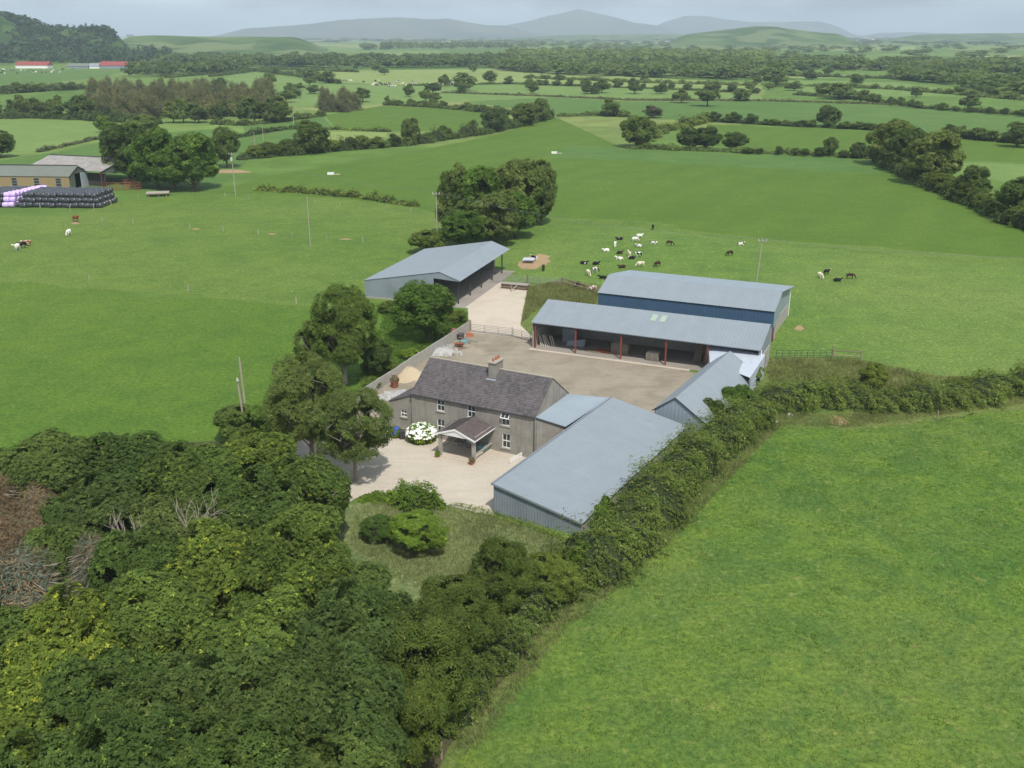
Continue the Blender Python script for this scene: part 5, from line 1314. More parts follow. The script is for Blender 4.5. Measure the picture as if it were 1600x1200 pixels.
for q in (1.0, 7.2, 13.4, 19.6, 25.8):
    MB().frame_box(lp(0, 0, 0), LAx, LX, q, q + .2, wr_ - .9, wr_ - .7, 0, 4.5).build('post', M['steel_dark'], ls)
    MB().frame_box(lp(0, 0, 0), LAx, LX, q, q + .2, -6.0, -5.8, 0, 4.6).build('post', M['steel_dark'], ls)
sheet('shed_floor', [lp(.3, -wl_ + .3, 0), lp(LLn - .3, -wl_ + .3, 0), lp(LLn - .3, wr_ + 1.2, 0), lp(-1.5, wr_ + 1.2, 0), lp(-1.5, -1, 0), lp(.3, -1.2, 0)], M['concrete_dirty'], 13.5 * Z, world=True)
for q in (5.0, 9.5, 14):
    t = empty('cattle_barrier', lp(q, -5.9, 0), 'steel feed barrier inside the open paddock shed', 'barrier', 'feed barriers in the paddock shed')
    for z in (.4, .9, 1.4): MB().tube(lp(q, -5.9, z), lp(q + 4.2, -5.9, z), .04).build('rail', M['steel'], t)
    for k in range(6): MB().tube(lp(q + k * .84, -5.9, 0), lp(q + k * .84, -5.9, 1.42), .03).build('upright', M['steel'], t)

# ------------------------------------------------------------------ the farm beyond the left field
def barn(name, label, e_l, e_r, r_l, r_r, ze, zr, wallmat, roofmat, gable, windows=None):
    """long barn from eave and ridge pixels (left, right)"""
    a, b = W(*e_l, ze), W(*e_r, ze); r = W(*r_r, zr)
    U = (b - a).normalized(); V = Vector((-U.y, U.x, 0)); Ln = (b - a).length; dp = max(4.0, (r - b).dot(V))
    t = empty(name, (b.x, b.y, 0), label, 'barn')
    def P(u, v, z): return Vector((a.x, a.y, 0)) + U * u + V * v + ZV * z
    sheet_roof(t, P(0, -.2, ze), U, P(0, dp, zr) - P(0, -.2, ze), Ln + .2, roofmat, width=2.0, rib=0.5)
    sheet_roof(t, P(0, dp, zr), U, P(0, 2 * dp + .2, ze) - P(0, dp, zr), Ln + .2, roofmat, width=2.0, rib=0.5)
    MB().frame_box(P(0, dp, 0), U, V, 0, Ln, -.25, .25, zr + .06, zr + .22).build('ridge_vent', M['steel_dark'], t)
    return t, P, U, V, Ln, dp
t, P, U, V, Ln, dp = barn('long_barn', 'long tan clad barn with dark green roof and striped windows by the bale stack', (-80, 274), (107, 276), (-80, 258), (127, 259), 4.3, 6.8, M['sheet_tan'], M['sheet_green'], None)
MB().frame_box(P(0, 0, 0), U, V, 0, Ln, 0, .2, 0, 4.2).build('side_wall', M['sheet_tan'], t)
MB().prism([P(Ln - .2, .21, 0), P(Ln - .2, dp * .62, 0), P(Ln - .2, dp * .62, 5.6), P(Ln - .2, .21, 4.15)], U * .2).build('gable_wall', M['sheet_green'], t)
MB().prism([P(Ln - .2, dp * .62, 4.6), P(Ln - .2, dp * 1.25, 4.6), P(Ln - .2, 2 * dp - .2, 4.1), P(Ln - .2, dp, 6.65), P(Ln - .2, dp * .62, 5.6)], U * .15).build('gable_cladding', M['sheet_green'], t)
MB().prism([P(Ln - .1, dp * 1.22, 0), P(Ln - .1, 2 * dp - .2, 0), P(Ln - .1, 2 * dp - .2, 4.1), P(Ln - .1, dp * 1.22, 4.6)], U * .2).build('sliding_door', M['sheet_white'], t)
MB().frame_box(P(0, 0, 0), U, V, .3, Ln - 3, .4, 2 * dp - .4, 0, 3.8).build('interior', M['dark_in'], t)
for wu in (on_plane(91.5, 285, P(0, 0, 0), U)[0], on_plane(57, 282, P(0, 0, 0), U)[0], on_plane(22, 280, P(0, 0, 0), U)[0]):
    wo = MB().frame_box(P(0, 0, 0), U, V, wu - .9, wu + .9, -.08, -.003, .5, 3.9).build('window', M['steel'], t)
    for k in range(4): MB().frame_box(P(0, 0, 0), U, V, wu - .75, wu + .75, -.10, -.082, .7 + k * .8, 1.3 + k * .8).build('pane', M['glass'], wo)
t, P, U, V, Ln, dp = barn('old_barn', 'old barn with weathered grey sheet roof behind the long tan barn', (40, 262), (158, 268), (62, 244), (168, 246), 4.8, 7.6, M['block'], M['sheet_old'], None)
MB().frame_box(P(0, 0, 0), U, V, 0, Ln, 1.5, 1.7, 0, 4.0).build('side_wall', M['dark_in'], t)
for u_ in (0.2, Ln * .5, Ln - .4): MB().frame_box(P(0, 0, 0), U, V, u_, u_ + .2, 0, .2, 0, 4.7).build('post', M['red_post'], t)
MB().prism([P(Ln - .2, .21, 4.0), P(Ln - .2, 2 * dp - .2, 4.0), P(Ln - .2, 2 * dp - .2, 4.7), P(Ln - .2, dp, 7.45), P(Ln - .2, .21, 4.7)], U * .15).build('gable_cladding', M['sheet_green'], t)
# far sheds and houses
def far_shed(x, y, wpx, ytop, roofm, wallm, label, name='red_roofed_shed', cat='shed'):
    p = W(x, y); m = per_px(p); w = wpx * m; hgt = max(4.5, top_z(x, y, ytop)); eh = hgt * .45; dpt = w * .4
    t = empty(name, p, label, cat)
    MB().box(p, w, dpt, eh).build('wall', wallm, t)
    a, b = p + Vector((-w / 2 - .4, -dpt / 2 - .5, eh)), p + Vector((w / 2 + .4, -dpt / 2 - .5, eh))
    c_, d_ = p + Vector((-w / 2 - .4, 0, hgt)), p + Vector((w / 2 + .4, 0, hgt)); e1_, e2_ = p + Vector((-w / 2 - .4, dpt / 2 + .5, eh)), p + Vector((w / 2 + .4, dpt / 2 + .5, eh))
    MB().add([a, b, c_, d_, e1_, e2_], [(0, 1, 3, 2), (2, 3, 5, 4), (0, 2, 4), (1, 5, 3), (0, 4, 5, 1)]).build('roof', roofm, t)
    return t
far_shed(54, 106.5, 50, 96, M['sheet_red'], M['white'], 'far shed with bright red roof on the edge of the wood')
far_shed(182, 107, 46, 96, M['sheet_red'], M['sheet_wall'], 'far shed with dull crimson roof beside rounded trees')
far_shed(124, 107, 32, 99, M['sheet_green'], M['sheet_wall'], 'far shed with dark green roof between two red roofed sheds', 'green_roofed_shed')
far_shed(150, 107, 18, 99, M['sheet_wall'], M['white'], 'small grey far shed adjoining the crimson roofed one', 'grey_shed')
for i, (x, y, w, yt) in enumerate(((204, 62, 11, 54), (220, 62, 8, 56))):
    far_shed(x, y, w, yt, M['slate'], M['white'], ('larger' if i == 0 else 'smaller') + ' white house on the far rise beside the wooded hill', 'white_house', 'house')
rr = random.Random(9)
for i in range(14):
    x, y = rr.uniform(1000, 1420), rr.uniform(62, 76)
    far_shed(x, y, rr.uniform(4, 8), y - 4, M['slate'], M['white'], 'tiny pale house far out on the plain', 'white_house', 'house')['group'] = 'houses scattered over the far plain'

# ================================================================== WALLS, GATES, FENCES
# concrete yard wall in bays
wa, wb = W(735, 517), W(556, 632)
WU = (wb - wa).normalized(); WV = Vector((-WU.y, WU.x, 0)); WLn = (wb - wa).length
ywall = empty('yard_wall', wa, 'weathered concrete wall with piers along the side of the yard', 'wall')
nb2 = int(WLn / 2.9)
for i in range(nb2):
    u0, u1 = i * WLn / nb2, (i + 1) * WLn / nb2; hh = 1.75 - .25 * i / nb2 + random.uniform(-.05, .05)
    MB().frame_box(wa, WU, WV, u0 + .1, u1 - .1, -.08, .08, 0, hh).build('wall_panel', M['block'], ywall)
    MB().frame_box(wa, WU, WV, u0 - .1, u0 + .1, -.14, .14, 0, hh + .04).build('pier', M['block'], ywall)

def gate(name, p, q, h, nbars, label, mat='steel', uprights=3, group=None, cat='gate', r=0.028, sagz=0.0):
    t = empty(name, p, label, cat, group)
    for i in range(nbars):
        z = .15 + (h - .15) * (i / (nbars - 1)) ** 1.15
        MB().tube(p + ZV * z, q + ZV * (z - sagz), r, n=5).build('bar', M[mat], t)
    for i in range(uprights + 1):
        a = p.lerp(q, i / uprights)
        MB().tube(a + ZV * .1, a + ZV * (h + .02), r * 1.15, n=5).build('upright', M[mat], t)
    return t
def post(p, h, label, r=.07, mat='timber', group='fence posts', name='fence_post', square=False):
    o = (MB().box(p, 2 * r, 2 * r, h) if square else MB().tube(p, Vector(p) + ZV * h, r, r * .9, 7)).build(name, M[mat])
    return tag(o, label, 'post', group)
gp0, gp1, gp2 = W(736, 519), W(800, 526), W(829, 534)
gate('field_gate', gp0, gp1, 1.35, 6, 'long tubular steel gate across the concrete apron', uprights=3, r=.035)
gate('field_gate', gp1 + (gp2 - gp1) * .06, gp2, 1.35, 6, 'short tubular steel gate leaf beside the open-fronted shed', uprights=2, r=.035)
post(gp0 - WU * .1 + Vector((-.25, .1, 0)), 2.0, 'dark gate pier at the end of the concrete wall', .14, 'timber', None, 'gate_post', True)
post(gp1 + Vector((.02, .06, 0)), 1.6, 'slim steel post between the two yard gate leaves', .06, 'steel', None, 'gate_post')
# gates and rails behind the apron
a0_, a1_, a2_, a3_ = W(770, 441), W(824, 443), W(878, 446), W(940, 462)
gate('field_gate', a0_, a1_ + Vector((-.2, 0, 0)), 1.5, 6, 'tubular gate behind the farm roller at the end of the apron', uprights=3, r=.03)
gate('field_gate', a1_ + Vector((.2, 0, 0)), a2_ + Vector((-.2, 0, 0)), 1.4, 6, 'tubular gate between rough grass and cattle paddock', uprights=3, r=.03)
post(a1_, 1.8, 'brown timber post between two paddock gates', .12, 'timber', None, 'gate_post')
def rails(label, pts, h, mat='timber', every=2.6, levels=(0.5, 1.05), rr_=.06, group=None):
    t = empty('rail_fence', pts[0], label, 'fence', group)
    for p, q in zip(pts, pts[1:]):
        n = max(1, int((q - p).length / every))
        for i in range(n + 1):
            if i == 0 and p is not pts[0]: continue
            c = p.lerp(q, i / n); MB().tube(c, c + ZV * (h + .1), rr_ * 1.4, n=6).build('post', M[mat], t)
        for z in levels: MB().tube(p + ZV * h * z, q + ZV * h * z, rr_, n=5).build('rail', M[mat], t)
    return t
rails('stout timber rail fence at the corner of the cattle paddock', [a2_, W(912, 456), W(938, 464)], 1.5, 'timber', 3.0, (.55, .95), .10)
f0, f1_, f2_ = W(1212, 561), W(1300, 560), W(1345, 562)
gate('feed_barrier', f0, f1_, 1.3, 4, 'long dark steel hurdle fence beside the concrete wall of the blue shed', 'steel_dark', 9, None, 'fence', .03)
rails('short timber rail fence ending at the solitary bush', [f1_, f2_], 1.3, 'timber', 4.0, (.4, .9), .08)
post(f1_ + Vector((.05, .1, 0)), 2.0, 'tall dark post between steel hurdle fence and timber rails', .12, 'timber', None)
# wire fence posts across the left field and round the fields
FP = 'slim pale fence post of the wire fence crossing the left field'
for q in ((118, 345), (160, 347), (208, 350), (297, 358), (349, 362), (404, 367), (457, 371), (511, 375), (567, 379)):
    post(W(*q), 1.3, FP, .09, 'timber_grey', 'posts across the left field')
for q in ((295, 456), (463, 475), (140, 440), (640, 505)): post(W(*q), 1.3, 'pale fence post standing where the two grass tones of the left field meet', .09, 'timber_grey', 'posts between grass tones')
for q in ((352, 308), (389, 312), (492, 319), (531, 323), (605, 328), (642, 332)): post(W(*q), 1.3, 'fence post along the low broken hedge', .08, 'timber_grey', 'posts along the low hedge')
for q in ((690, 1186),): post(W(*q), 1.3, 'dark fence post at the foot of the lowest hawthorn', .1, 'timber', None)
for q in ((986, 884),): post(W(*q), 1.3, 'dark fence post against the tall bramble hedge', .1, 'timber', None)
for q in ((1464, 657),): post(W(*q), 1.3, 'dark fence post at the bank hedge', .1, 'timber', None)
for q in ((63, 326), (110, 331), (147, 329), (174, 322), (216, 311)): post(W(*q), 1.6, 'thin pale post of the fence in front of the bale stack', .09, 'timber_grey', 'posts by the bale stack')

# ------------------------------------------------------------------ poles and overhead lines
def pole(x, y, ytop, label, cross=True, lean=(0, 0), extra=None, r=.15, group=None):
    p = W(x, y); h = top_z(x, y, ytop)
    t = empty('electricity_pole', p, label, 'pole', group)
    top = p + ZV * h + Vector((lean[0], lean[1], 0))
    MB().tube(p - ZV * .1, top, r, r * .72, 8).build('shaft', M['pole'], t)
    if cross:
        MB().frame_box(top - ZV * .35, Vector((1, 0, 0)), Vector((0, 1, 0)), -.85, .85, -.28, -.16, 0, .14).build('crossarm', M['pole'], t); arm = t.children[-1]
        for dx in (-.75, 0, .75): MB().tube(top + Vector((dx, -.22, -.2)), top + Vector((dx, -.22, .18)), .07, .05, 6).build('insulator', M['insul'], arm)
    if extra == 'transformer':
        MB().tube(top + Vector((-.1, -.45, -2.2)), top + Vector((-.1, -.45, -1.2)), .33, n=10).build('transformer', M['insul'], t)
    return top
pA = pole(368, 307, 239, 'electricity pole with transformer can beside the left farm trees', extra='transformer')
pB = pole(485, 386, 307, 'bare slender pole standing alone in the left field', False, r=.12)
pC = pole(683.5, 384, 301, 'electricity pole with crossarm in front of the tree clump')
pD = pole(1181, 446, 374, 'electricity pole rising behind the blue shed', lean=(.5, 0))
pE = pole(387, 664, 559, 'taller wooden pole of the pair by the wood', False, lean=(-.25, 0))
pF = pole(386, 690, 590, 'shorter wooden pole of the pair with a lamp', False, lean=(-.45, 0))
tag(MB().tube(pF + Vector((.1, -.2, -.35)), pF + Vector((.1, -.2, -.1)), .14, .1, 8).build('yard_lamp', M['insul']), 'small round yard lamp on the shorter wooden pole', 'lamp')
pG = pole(459, 194, 168, 'far pole at the corner of the dark green field', False, r=.2)
pH = pole(413, 236, 196, 'thin pole beside the hay strip', False, r=.13)
pI = pole(399, 236, 206, 'shorter thin pole beside the hay strip', False, r=.12)
def wire(a, b, sag, label, group='overhead wires'):
    pts = [a.lerp(b, i / 18) - ZV * sag * 4 * (i / 18) * (1 - i / 18) for i in range(19)]
    mb = MB()
    for p, q in zip(pts, pts[1:]): mb.tube(p, q, .011, n=4)
    bm = bmesh.new(); me = mb.mesh('overhead_wire', M['wire']); bm.from_mesh(me); bmesh.ops.remove_doubles(bm, verts=bm.verts[:], dist=.002); bm.to_mesh(me); bm.free()
    tag(link_mesh('overhead_wire', me), label, 'wire', group)
far_r = W(1900, 480) + ZV * 9
for dx in (-.75, 0, .75):
    o_ = Vector((dx, -.22, .2))
    wire(pA + o_, pC + o_, 1.6, 'overhead wire between the transformer pole and the clump pole')
    wire(pC + o_, pD + o_, 1.8, 'overhead wire from the clump pole to the pole behind the blue shed')
    wire(pD + o_, far_r + o_, 1.8, 'overhead wire leaving the blue shed pole across the paddock')
wire(pF, pF + Vector((-2.2, -1.5, -6.5)), 0.0, 'stay wire from the shorter wooden pole to the ground', None)
wire(pE, pF, 0.3, 'short wire joining the two wooden poles', None)

# ================================================================== FARM THINGS
# land roller parked at the end of the apron
rc = W(805, 452)
rl = empty('land_roller', rc, 'brown timber-decked farm roller with drawbar parked on the apron', 'roller')
RU = (W(829, 454) - W(782, 450)).normalized(); RV = Vector((-RU.y, RU.x, 0))
MB().tube(rc - RU * 2.4 + ZV * .55, rc + RU * 2.4 + ZV * .55, .55, n=16).build('drum', M['timber'], rl)
MB().frame_box(rc, RU, RV, -2.6, 2.6, -.75, .75, 1.0, 1.12).build('deck', M['timber_grey'], rl)
for s_ in (-2.55, 2.45): MB().frame_box(rc, RU, RV, s_, s_ + .1, -.7, .7, .5, .98).build('frame_side', M['timber'], rl)
MB().tube(rc - RV * .7 + ZV * .95 - RU * .6, rc - RV * 2.2 + ZV * .3, .06).build('drawbar', M['timber_grey'], rl)
MB().tube(rc - RV * .7 + ZV * .95 + RU * .6, rc - RV * 2.2 + ZV * .3, .06).build('drawbar', M['timber_grey'], rl)
MB().tube(rc - RV * 2.15 + ZV * 0.08, rc - RV * 2.15 + ZV * .75, .05).build('jack_stand', M['sand'], rl)
# calf feeder on bare soil
fc = W(826, 411)
fd = empty('calf_feeder', fc, 'grey sheet-topped feed trough on the bare soil patch', 'feeder')
MB().hexa(fc + Vector((-1.3, -.6, .7)), fc + Vector((1.0, -.9, .7)), fc + Vector((1.3, .5, .95)), fc + Vector((-1.0, .8, .95)), fc + Vector((-1.3, -.6, .76)), fc + Vector((1.0, -.9, .76)), fc + Vector((1.3, .5, 1.01)), fc + Vector((-1.0, .8, 1.01))).build('lid', M['sheet_white'], fd)
MB().box(fc + Vector((0, 0, .3)), 1.9, .8, .38, -.1).build('trough', M['steel'], fd)
for dx, dy in ((-.9, -.4), (.8, -.6), (.95, .35), (-.8, .5)): MB().tube(fc + Vector((dx, dy, 0)), fc + Vector((dx, dy, .72)), .05).build('leg', M['steel'], fd)
# white trough markers out in the large pasture
for q, lab in (((517, 273), 'white water trough in the large pasture near the low hedge'), ((866, 240), 'white water trough in the middle of the large pasture')):
    p = W(*q); t = empty('water_trough', p, lab, 'trough')
    mb = MB(); wall_holes(mb, p + Vector((-1.1, -.5, 0)), Vector((1, 0, 0)), Vector((0, 1, 0)), 2.2, 0, .8, .12, []); mb.build('side', M['white'], t)
    MB().box(p + Vector((0, .5, 0)), 2.2, .12, .8).build('side', M['white'], t)
    for dx in (-1.05, 1.05): MB().box(p + Vector((dx, .05, 0)), .1, .8, .8).build('end', M['white'], t)
    MB().box(p + Vector((0, .05, .55)), 2.0, .8, .04).build('water', M['glass'], t)
    MB().box(p + Vector((2.2, 0, 0)), 1.6, .6, .25, .2).build('slab', M['concrete'], t)
# log trailer by the left farm
tc_ = W(247, 306)
tr = empty('flat_trailer', tc_, 'low flat timber trailer standing by the left farm trees', 'trailer')
TU = Vector((.97, .24, 0)); TV = Vector((-.24, .97, 0))
for k in range(7): MB().frame_box(tc_, TU, TV, -3.2, 3.2, -2.0 + k * .58, -1.46 + k * .58, 1.0, 1.1).build('deck_board', M['timber_grey'], tr)
for s_ in (-2.05, 2.0): MB().frame_box(tc_, TU, TV, -3.2, 3.2, s_, s_ + .1, .8, .995).build('side_beam', M['timber'], tr)
for u in (-2.6, 0.2, 2.4):
    for v in (-1.8, 1.7): MB().frame_box(tc_, TU, TV, u, u + .25, v, v + .25, 0, .8).build('leg', M['timber'], tr)
# rusty cattle feeder fence by the old barn
b0_, b1_ = W(168, 298), W(220, 297)
gate('cattle_crush', b0_, b1_, 2.4, 4, 'rusty red cattle pen railings beside the old barn', 'rust', 14, None, 'railings', .06)
gate('cattle_crush', b0_ + Vector((2, 8, 0)), b1_ + Vector((-2, 7, 0)), 2.2, 4, 'second row of rusty red pen railings under the trees', 'rust', 12, None, 'railings', .06)

# ---- silage bales: wrapped round bales on their sides
def bale_mesh(mat):
    mb = MB(); n = 14; R_, hw = .76, .77
    rings = [(-hw, R_ * .55), (-hw, R_ * .82), (-hw * .86, R_ * .97), (-hw * .4, R_), (hw * .4, R_), (hw * .86, R_ * .97), (hw, R_ * .82), (hw, R_ * .55)]
    vs = [(x, r * math.cos(2 * math.pi * i / n), R_ + r * math.sin(2 * math.pi * i / n) * (.96)) for x, r in rings for i in range(n)]
    fs = [(j * n + i, j * n + (i + 1) % n, (j + 1) * n + (i + 1) % n, (j + 1) * n + i) for j in range(len(rings) - 1) for i in range(n)]
    fs += [tuple(range(n))[::-1], tuple(range((len(rings) - 1) * n, len(rings) * n))]
    mb.add(vs, fs); me = mb.mesh('silage_bale', mat, smooth=True); return me
bm_black, bm_lilac = bale_mesh(M['black_plastic']), bale_mesh(M['lilac'])
bo = W(30, 324); BXu = (W(150, 325) - bo).normalized(); BYu = Vector((-BXu.y, BXu.x, 0)); brz = math.atan2(BXu.y, BXu.x)
def bale(u, v, tier, me, label, group):
    o = link_mesh('silage_bale', me); o.location = bo + BXu * u + BYu * v + ZV * tier * 1.26; o.rotation_euler = (random.uniform(-.6, .6), 0, brz + random.uniform(-.05, .05))
    return tag(o, label, 'bale', group)
LB = ['black wrapped silage bale in the bottom layer of the stack', 'black wrapped silage bale in the middle layer of the stack', 'black wrapped silage bale in the top layer of the stack']
nc = 15
for tier in range(3):
    for row in range(7):
        for c_ in range(nc):
            u = c_ * 1.6 + tier * .8; v = row * 1.58 + tier * .75
            if c_ > nc - 1 - tier: continue
            front = row == 0; end = c_ >= nc - 1 - tier
            if tier < 2 and not (front or end): continue      # hidden inside the stack
            bale(u, v, tier, bm_black, LB[tier], ('bottom', 'middle', 'top')[tier] + ' layer of black bales')
for tier in range(3):
    for row in range(9):
        for c_ in range(2):
            if tier < 2 and row > 1 and c_ == 0: continue
            bale(-3.5 + c_ * 1.6 + row * .28, row * 1.58 + tier * .75, tier, bm_lilac, 'lilac wrapped silage bale in the strip between black bales, ' + ('bottom', 'middle', 'top')[tier] + ' layer', 'lilac bales')
for tier in range(3):
    for row in range(8):
        for c_ in range(5):
            if tier < 2 and row > 0: continue
            bale(-11.9 + c_ * 1.6 + row * .28, row * 1.58 + tier * .75, tier, bm_black, LB[tier].replace('of the stack', 'of the stack beyond the lilac bales'), 'black bales beyond the lilac ones')

# ---- cattle
def skin_animal(name, verts, edges, radii, sub=1):
    me = bpy.data.meshes.new(name); me.from_pydata(verts, edges, []); o = bpy.data.objects.new(name, me); col.objects.link(o)
    o.modifiers.new('skin', 'SKIN').use_smooth_shade = True
    sv = me.skin_vertices[0].data
    for i, r in enumerate(radii): sv[i].radius = r if isinstance(r, tuple) else (r, r)
    sv[0].use_root = True
    ss = o.modifiers.new('sub', 'SUBSURF'); ss.levels = ss.render_levels = sub
    dg = bpy.context.evaluated_depsgraph_get(); dg.update()
    m2 = bpy.data.meshes.new_from_object(o.evaluated_get(dg)); m2.name = name
    bpy.data.objects.remove(o); bpy.data.meshes.remove(me)
    for p in m2.polygons: p.use_smooth = True
    return m2
def cow_verts(pose):
    V = [(-.05, 0, 1.02), (-.62, 0, 1.08), (-.85, 0, 1.05), (.5, 0, 1.04), (.72, 0, 1.08)]; R = [(.33, .36), (.30, .32), (.16, .22), (.30, .36), (.20, .26)]
    E = [(0, 1), (1, 2), (0, 3), (3, 4)]
    def ch(start, pts):
        last = start
        for p, r in pts:
            V.append(p); R.append(r); E.append((last, len(V) - 1)); last = len(V) - 1
        return last
    if pose == 'graze':
        nk = ch(4, [((1.0, 0, .85), (.13, .17)), ((1.22, 0, .50), (.11, .14)), ((1.30, 0, .32), (.12, .13)), ((1.44, 0, .10), (.075, .08))]); hd = nk - 1
    elif pose == 'lie':
        nk = ch(4, [((.98, .05, 1.25), (.14, .17)), ((1.16, .1, 1.42), (.12, .13)), ((1.42, .18, 1.30), (.075, .08))]); hd = nk - 1
    else:
        nk = ch(4, [((1.0, 0, 1.25), (.14, .18)), ((1.20, 0, 1.42), (.12, .13)), ((1.48, 0, 1.28), (.075, .085))]); hd = nk - 1
    h = V[hd]
    for s in (-1, 1):
        ch(hd, [((h[0] - .06, s * .14, h[2] + .06), .04), ((h[0] - .08, s * .25, h[2] + .05), .025)])       # ears
        if pose == 'lie':
            ch(3, [((.50, s * .26, .78), .11), ((.86, s * .30, .66), .07), ((.58, s * .33, .62), .05)])
            ch(1, [((-.55, s * .30, .82), .17), ((-.18, s * .42, .70), .09), ((-.55, s * .46, .62), .06)])
        else:
            k = random.Random(s).uniform(-.06, .06)
            ch(3, [((.52, s * .19, .72), .12), ((.55 + k, s * .19, .42), .065), ((.53 + k, s * .19, .08), .05), ((.57 + k, s * .19, .02), .06)])
            ch(1, [((-.66, s * .20, .76), .16), ((-.78 - k, s * .20, .46), .07), ((-.72 - k, s * .20, .10), .05), ((-.69 - k, s * .20, .02), .06)])
    ch(2, [((-.97, 0, .92), .035), ((-.99, 0, .55), .025), ((-.98, 0, .42), .04)])
    dz = -.60 if pose == 'lie' else 0
    V = [(x, y, z + dz) for x, y, z in V]
    return V, E, R
COW = {p: skin_animal('cow_' + p, *cow_verts(p)) for p in ('stand', 'graze', 'lie')}
def coat(name, a, b2, thr, lowwhite=False):
    m, n, l, b = newmat(name)
    oc = obj_coord(n); oi = n.new("ShaderNodeObjectInfo")
    ad = n.new("ShaderNodeVectorMath"); ad.operation = 'ADD'
    cb = n.new("ShaderNodeCombineXYZ")
    mu = n.new("ShaderNodeMath"); mu.operation = 'MULTIPLY'; mu.inputs[1].default_value = 40; l.new(oi.outputs['Random'], mu.inputs[0])
    l.new(mu.outputs[0], cb.inputs[0]); l.new(mu.outputs[0], cb.inputs[1]); l.new(oc, ad.inputs[0]); l.new(cb.outputs[0], ad.inputs[1])
    f = noise(n, l, ad.outputs[0], 1.5, 2, .4)
    c = ramp(n, l, f, [(thr - .015, a), (thr + .015, b2)])
    l.new(c, b.inputs['Base Color']); b.inputs['Roughness'].default_value = .8; b.inputs['Specular IOR Level'].default_value = .15
    return m
COATS = {'black and white': coat('coat_bw', (.018, .016, .015), (.74, .71, .66), .50), 'mostly white': coat('coat_w', (.03, .027, .025), (.78, .75, .69), .36),
         'mostly black': coat('coat_b', (.016, .014, .013), (.70, .67, .62), .66), 'dark brown': coat('coat_br', (.045, .025, .014), (.55, .5, .42), .70),
         'cream': coat('coat_c', (.62, .52, .38), (.74, .66, .52), .45), 'chestnut': coat('coat_ch', (.16, .05, .02), (.22, .08, .035), .5), 'red and white': coat('coat_rw', (.30, .12, .06), (.72, .66, .6), .5)}
COWM = {}
def cow(x, y, pose, ct, ang, label, group, s=.85, cat='cow', name='cow'):
    k = (pose, ct)
    if k not in COWM:
        m_ = COW[pose].copy(); m_.materials.clear(); m_.materials.append(COATS[ct]); COWM[k] = m_
    o = link_mesh(name, COWM[k]); o.location = W(x, y) + ZV * (.055); o.rotation_euler = (0, 0, math.radians(ang)); o.scale = (s, s, s)
    return tag(o, label, cat, group)
PG = 'young cattle in the paddock behind the blue shed'
herd = [(1020, 359, 'stand', 'mostly black', 260), (999, 370, 'lie', 'mostly white', 10), (968, 375, 'lie', 'mostly black', 180), (961, 386, 'graze', 'mostly white', 260), (992, 378, 'graze', 'mostly white', 20),
        (998, 386, 'lie', 'black and white', 170), (1022, 381, 'lie', 'black and white', 160), (1046, 384, 'graze', 'dark brown', 340), (947, 393, 'lie', 'mostly white', 200), (968, 397, 'lie', 'dark brown', 30),
        (983, 401, 'stand', 'cream', 100), (968, 406, 'lie', 'mostly white', 150), (987, 405, 'lie', 'mostly black', 200), (998, 402, 'stand', 'black and white', 190), (1001, 417, 'graze', 'cream', 190),
        (1027, 417, 'graze', 'dark brown', 215), (912, 413, 'lie', 'mostly black', 0), (931, 414, 'lie', 'mostly black', 20), (929, 426, 'graze', 'black and white', 30), (919, 431, 'graze', 'cream', 290),
        (972, 419, 'lie', 'dark brown', 200), (942, 436, 'lie', 'mostly black', 160), (849, 423, 'graze', 'dark brown', 270), (1140, 400, 'graze', 'dark brown', 200), (1157, 383, 'lie', 'black and white', 10),
        (1281, 435, 'graze', 'cream', 290), (1291, 430, 'stand', 'mostly black', 30), (1308, 440, 'lie', 'mostly black', 0), (1328, 436, 'graze', 'dark brown', 350), (835, 408, 'stand', 'black and white', 150),
        (903, 450, 'stand', 'dark brown', 250), (926, 456, 'graze', 'red and white', 200)]
PW = {'stand': 'standing', 'graze': 'grazing with head down', 'lie': 'lying on the grass'}
seen = {}
for x, y, po, ct, an in herd:
    lab = f'{ct} young cow {PW[po]} in the paddock behind the blue shed'
    if x < 860: lab = f'{ct} calf {PW[po]} ' + ('at the feed trough on bare soil' if po == 'stand' else 'next to the bare soil patch')
    elif x > 1250: lab = f'{ct} young cow {PW[po]} in the small group apart from the herd'
    elif 1100 < x < 1200: lab = f'{ct} young cow {PW[po]} near the blue shed pole'
    elif y > 445: lab = f'{ct} calf behind the stout timber rail fence'
    cow(x, y, po, ct, an, lab, PG, .82)
for x, y, po, ct, an, lab in ((27, 391, 'stand', 'mostly white', 255, 'white cow leading the group of three in the left field'), (36, 388, 'stand', 'mostly black', 235, 'black cow in the middle of the group of three in the left field'),
                              (43, 385, 'stand', 'red and white', 230, 'red and white cow at the back of the group of three in the left field'), (108, 368, 'graze', 'mostly white', 265, 'white cow with dark head grazing alone in the left field')):
    cow(x, y, po, ct, an, lab, 'cows in the left field', 1.0)
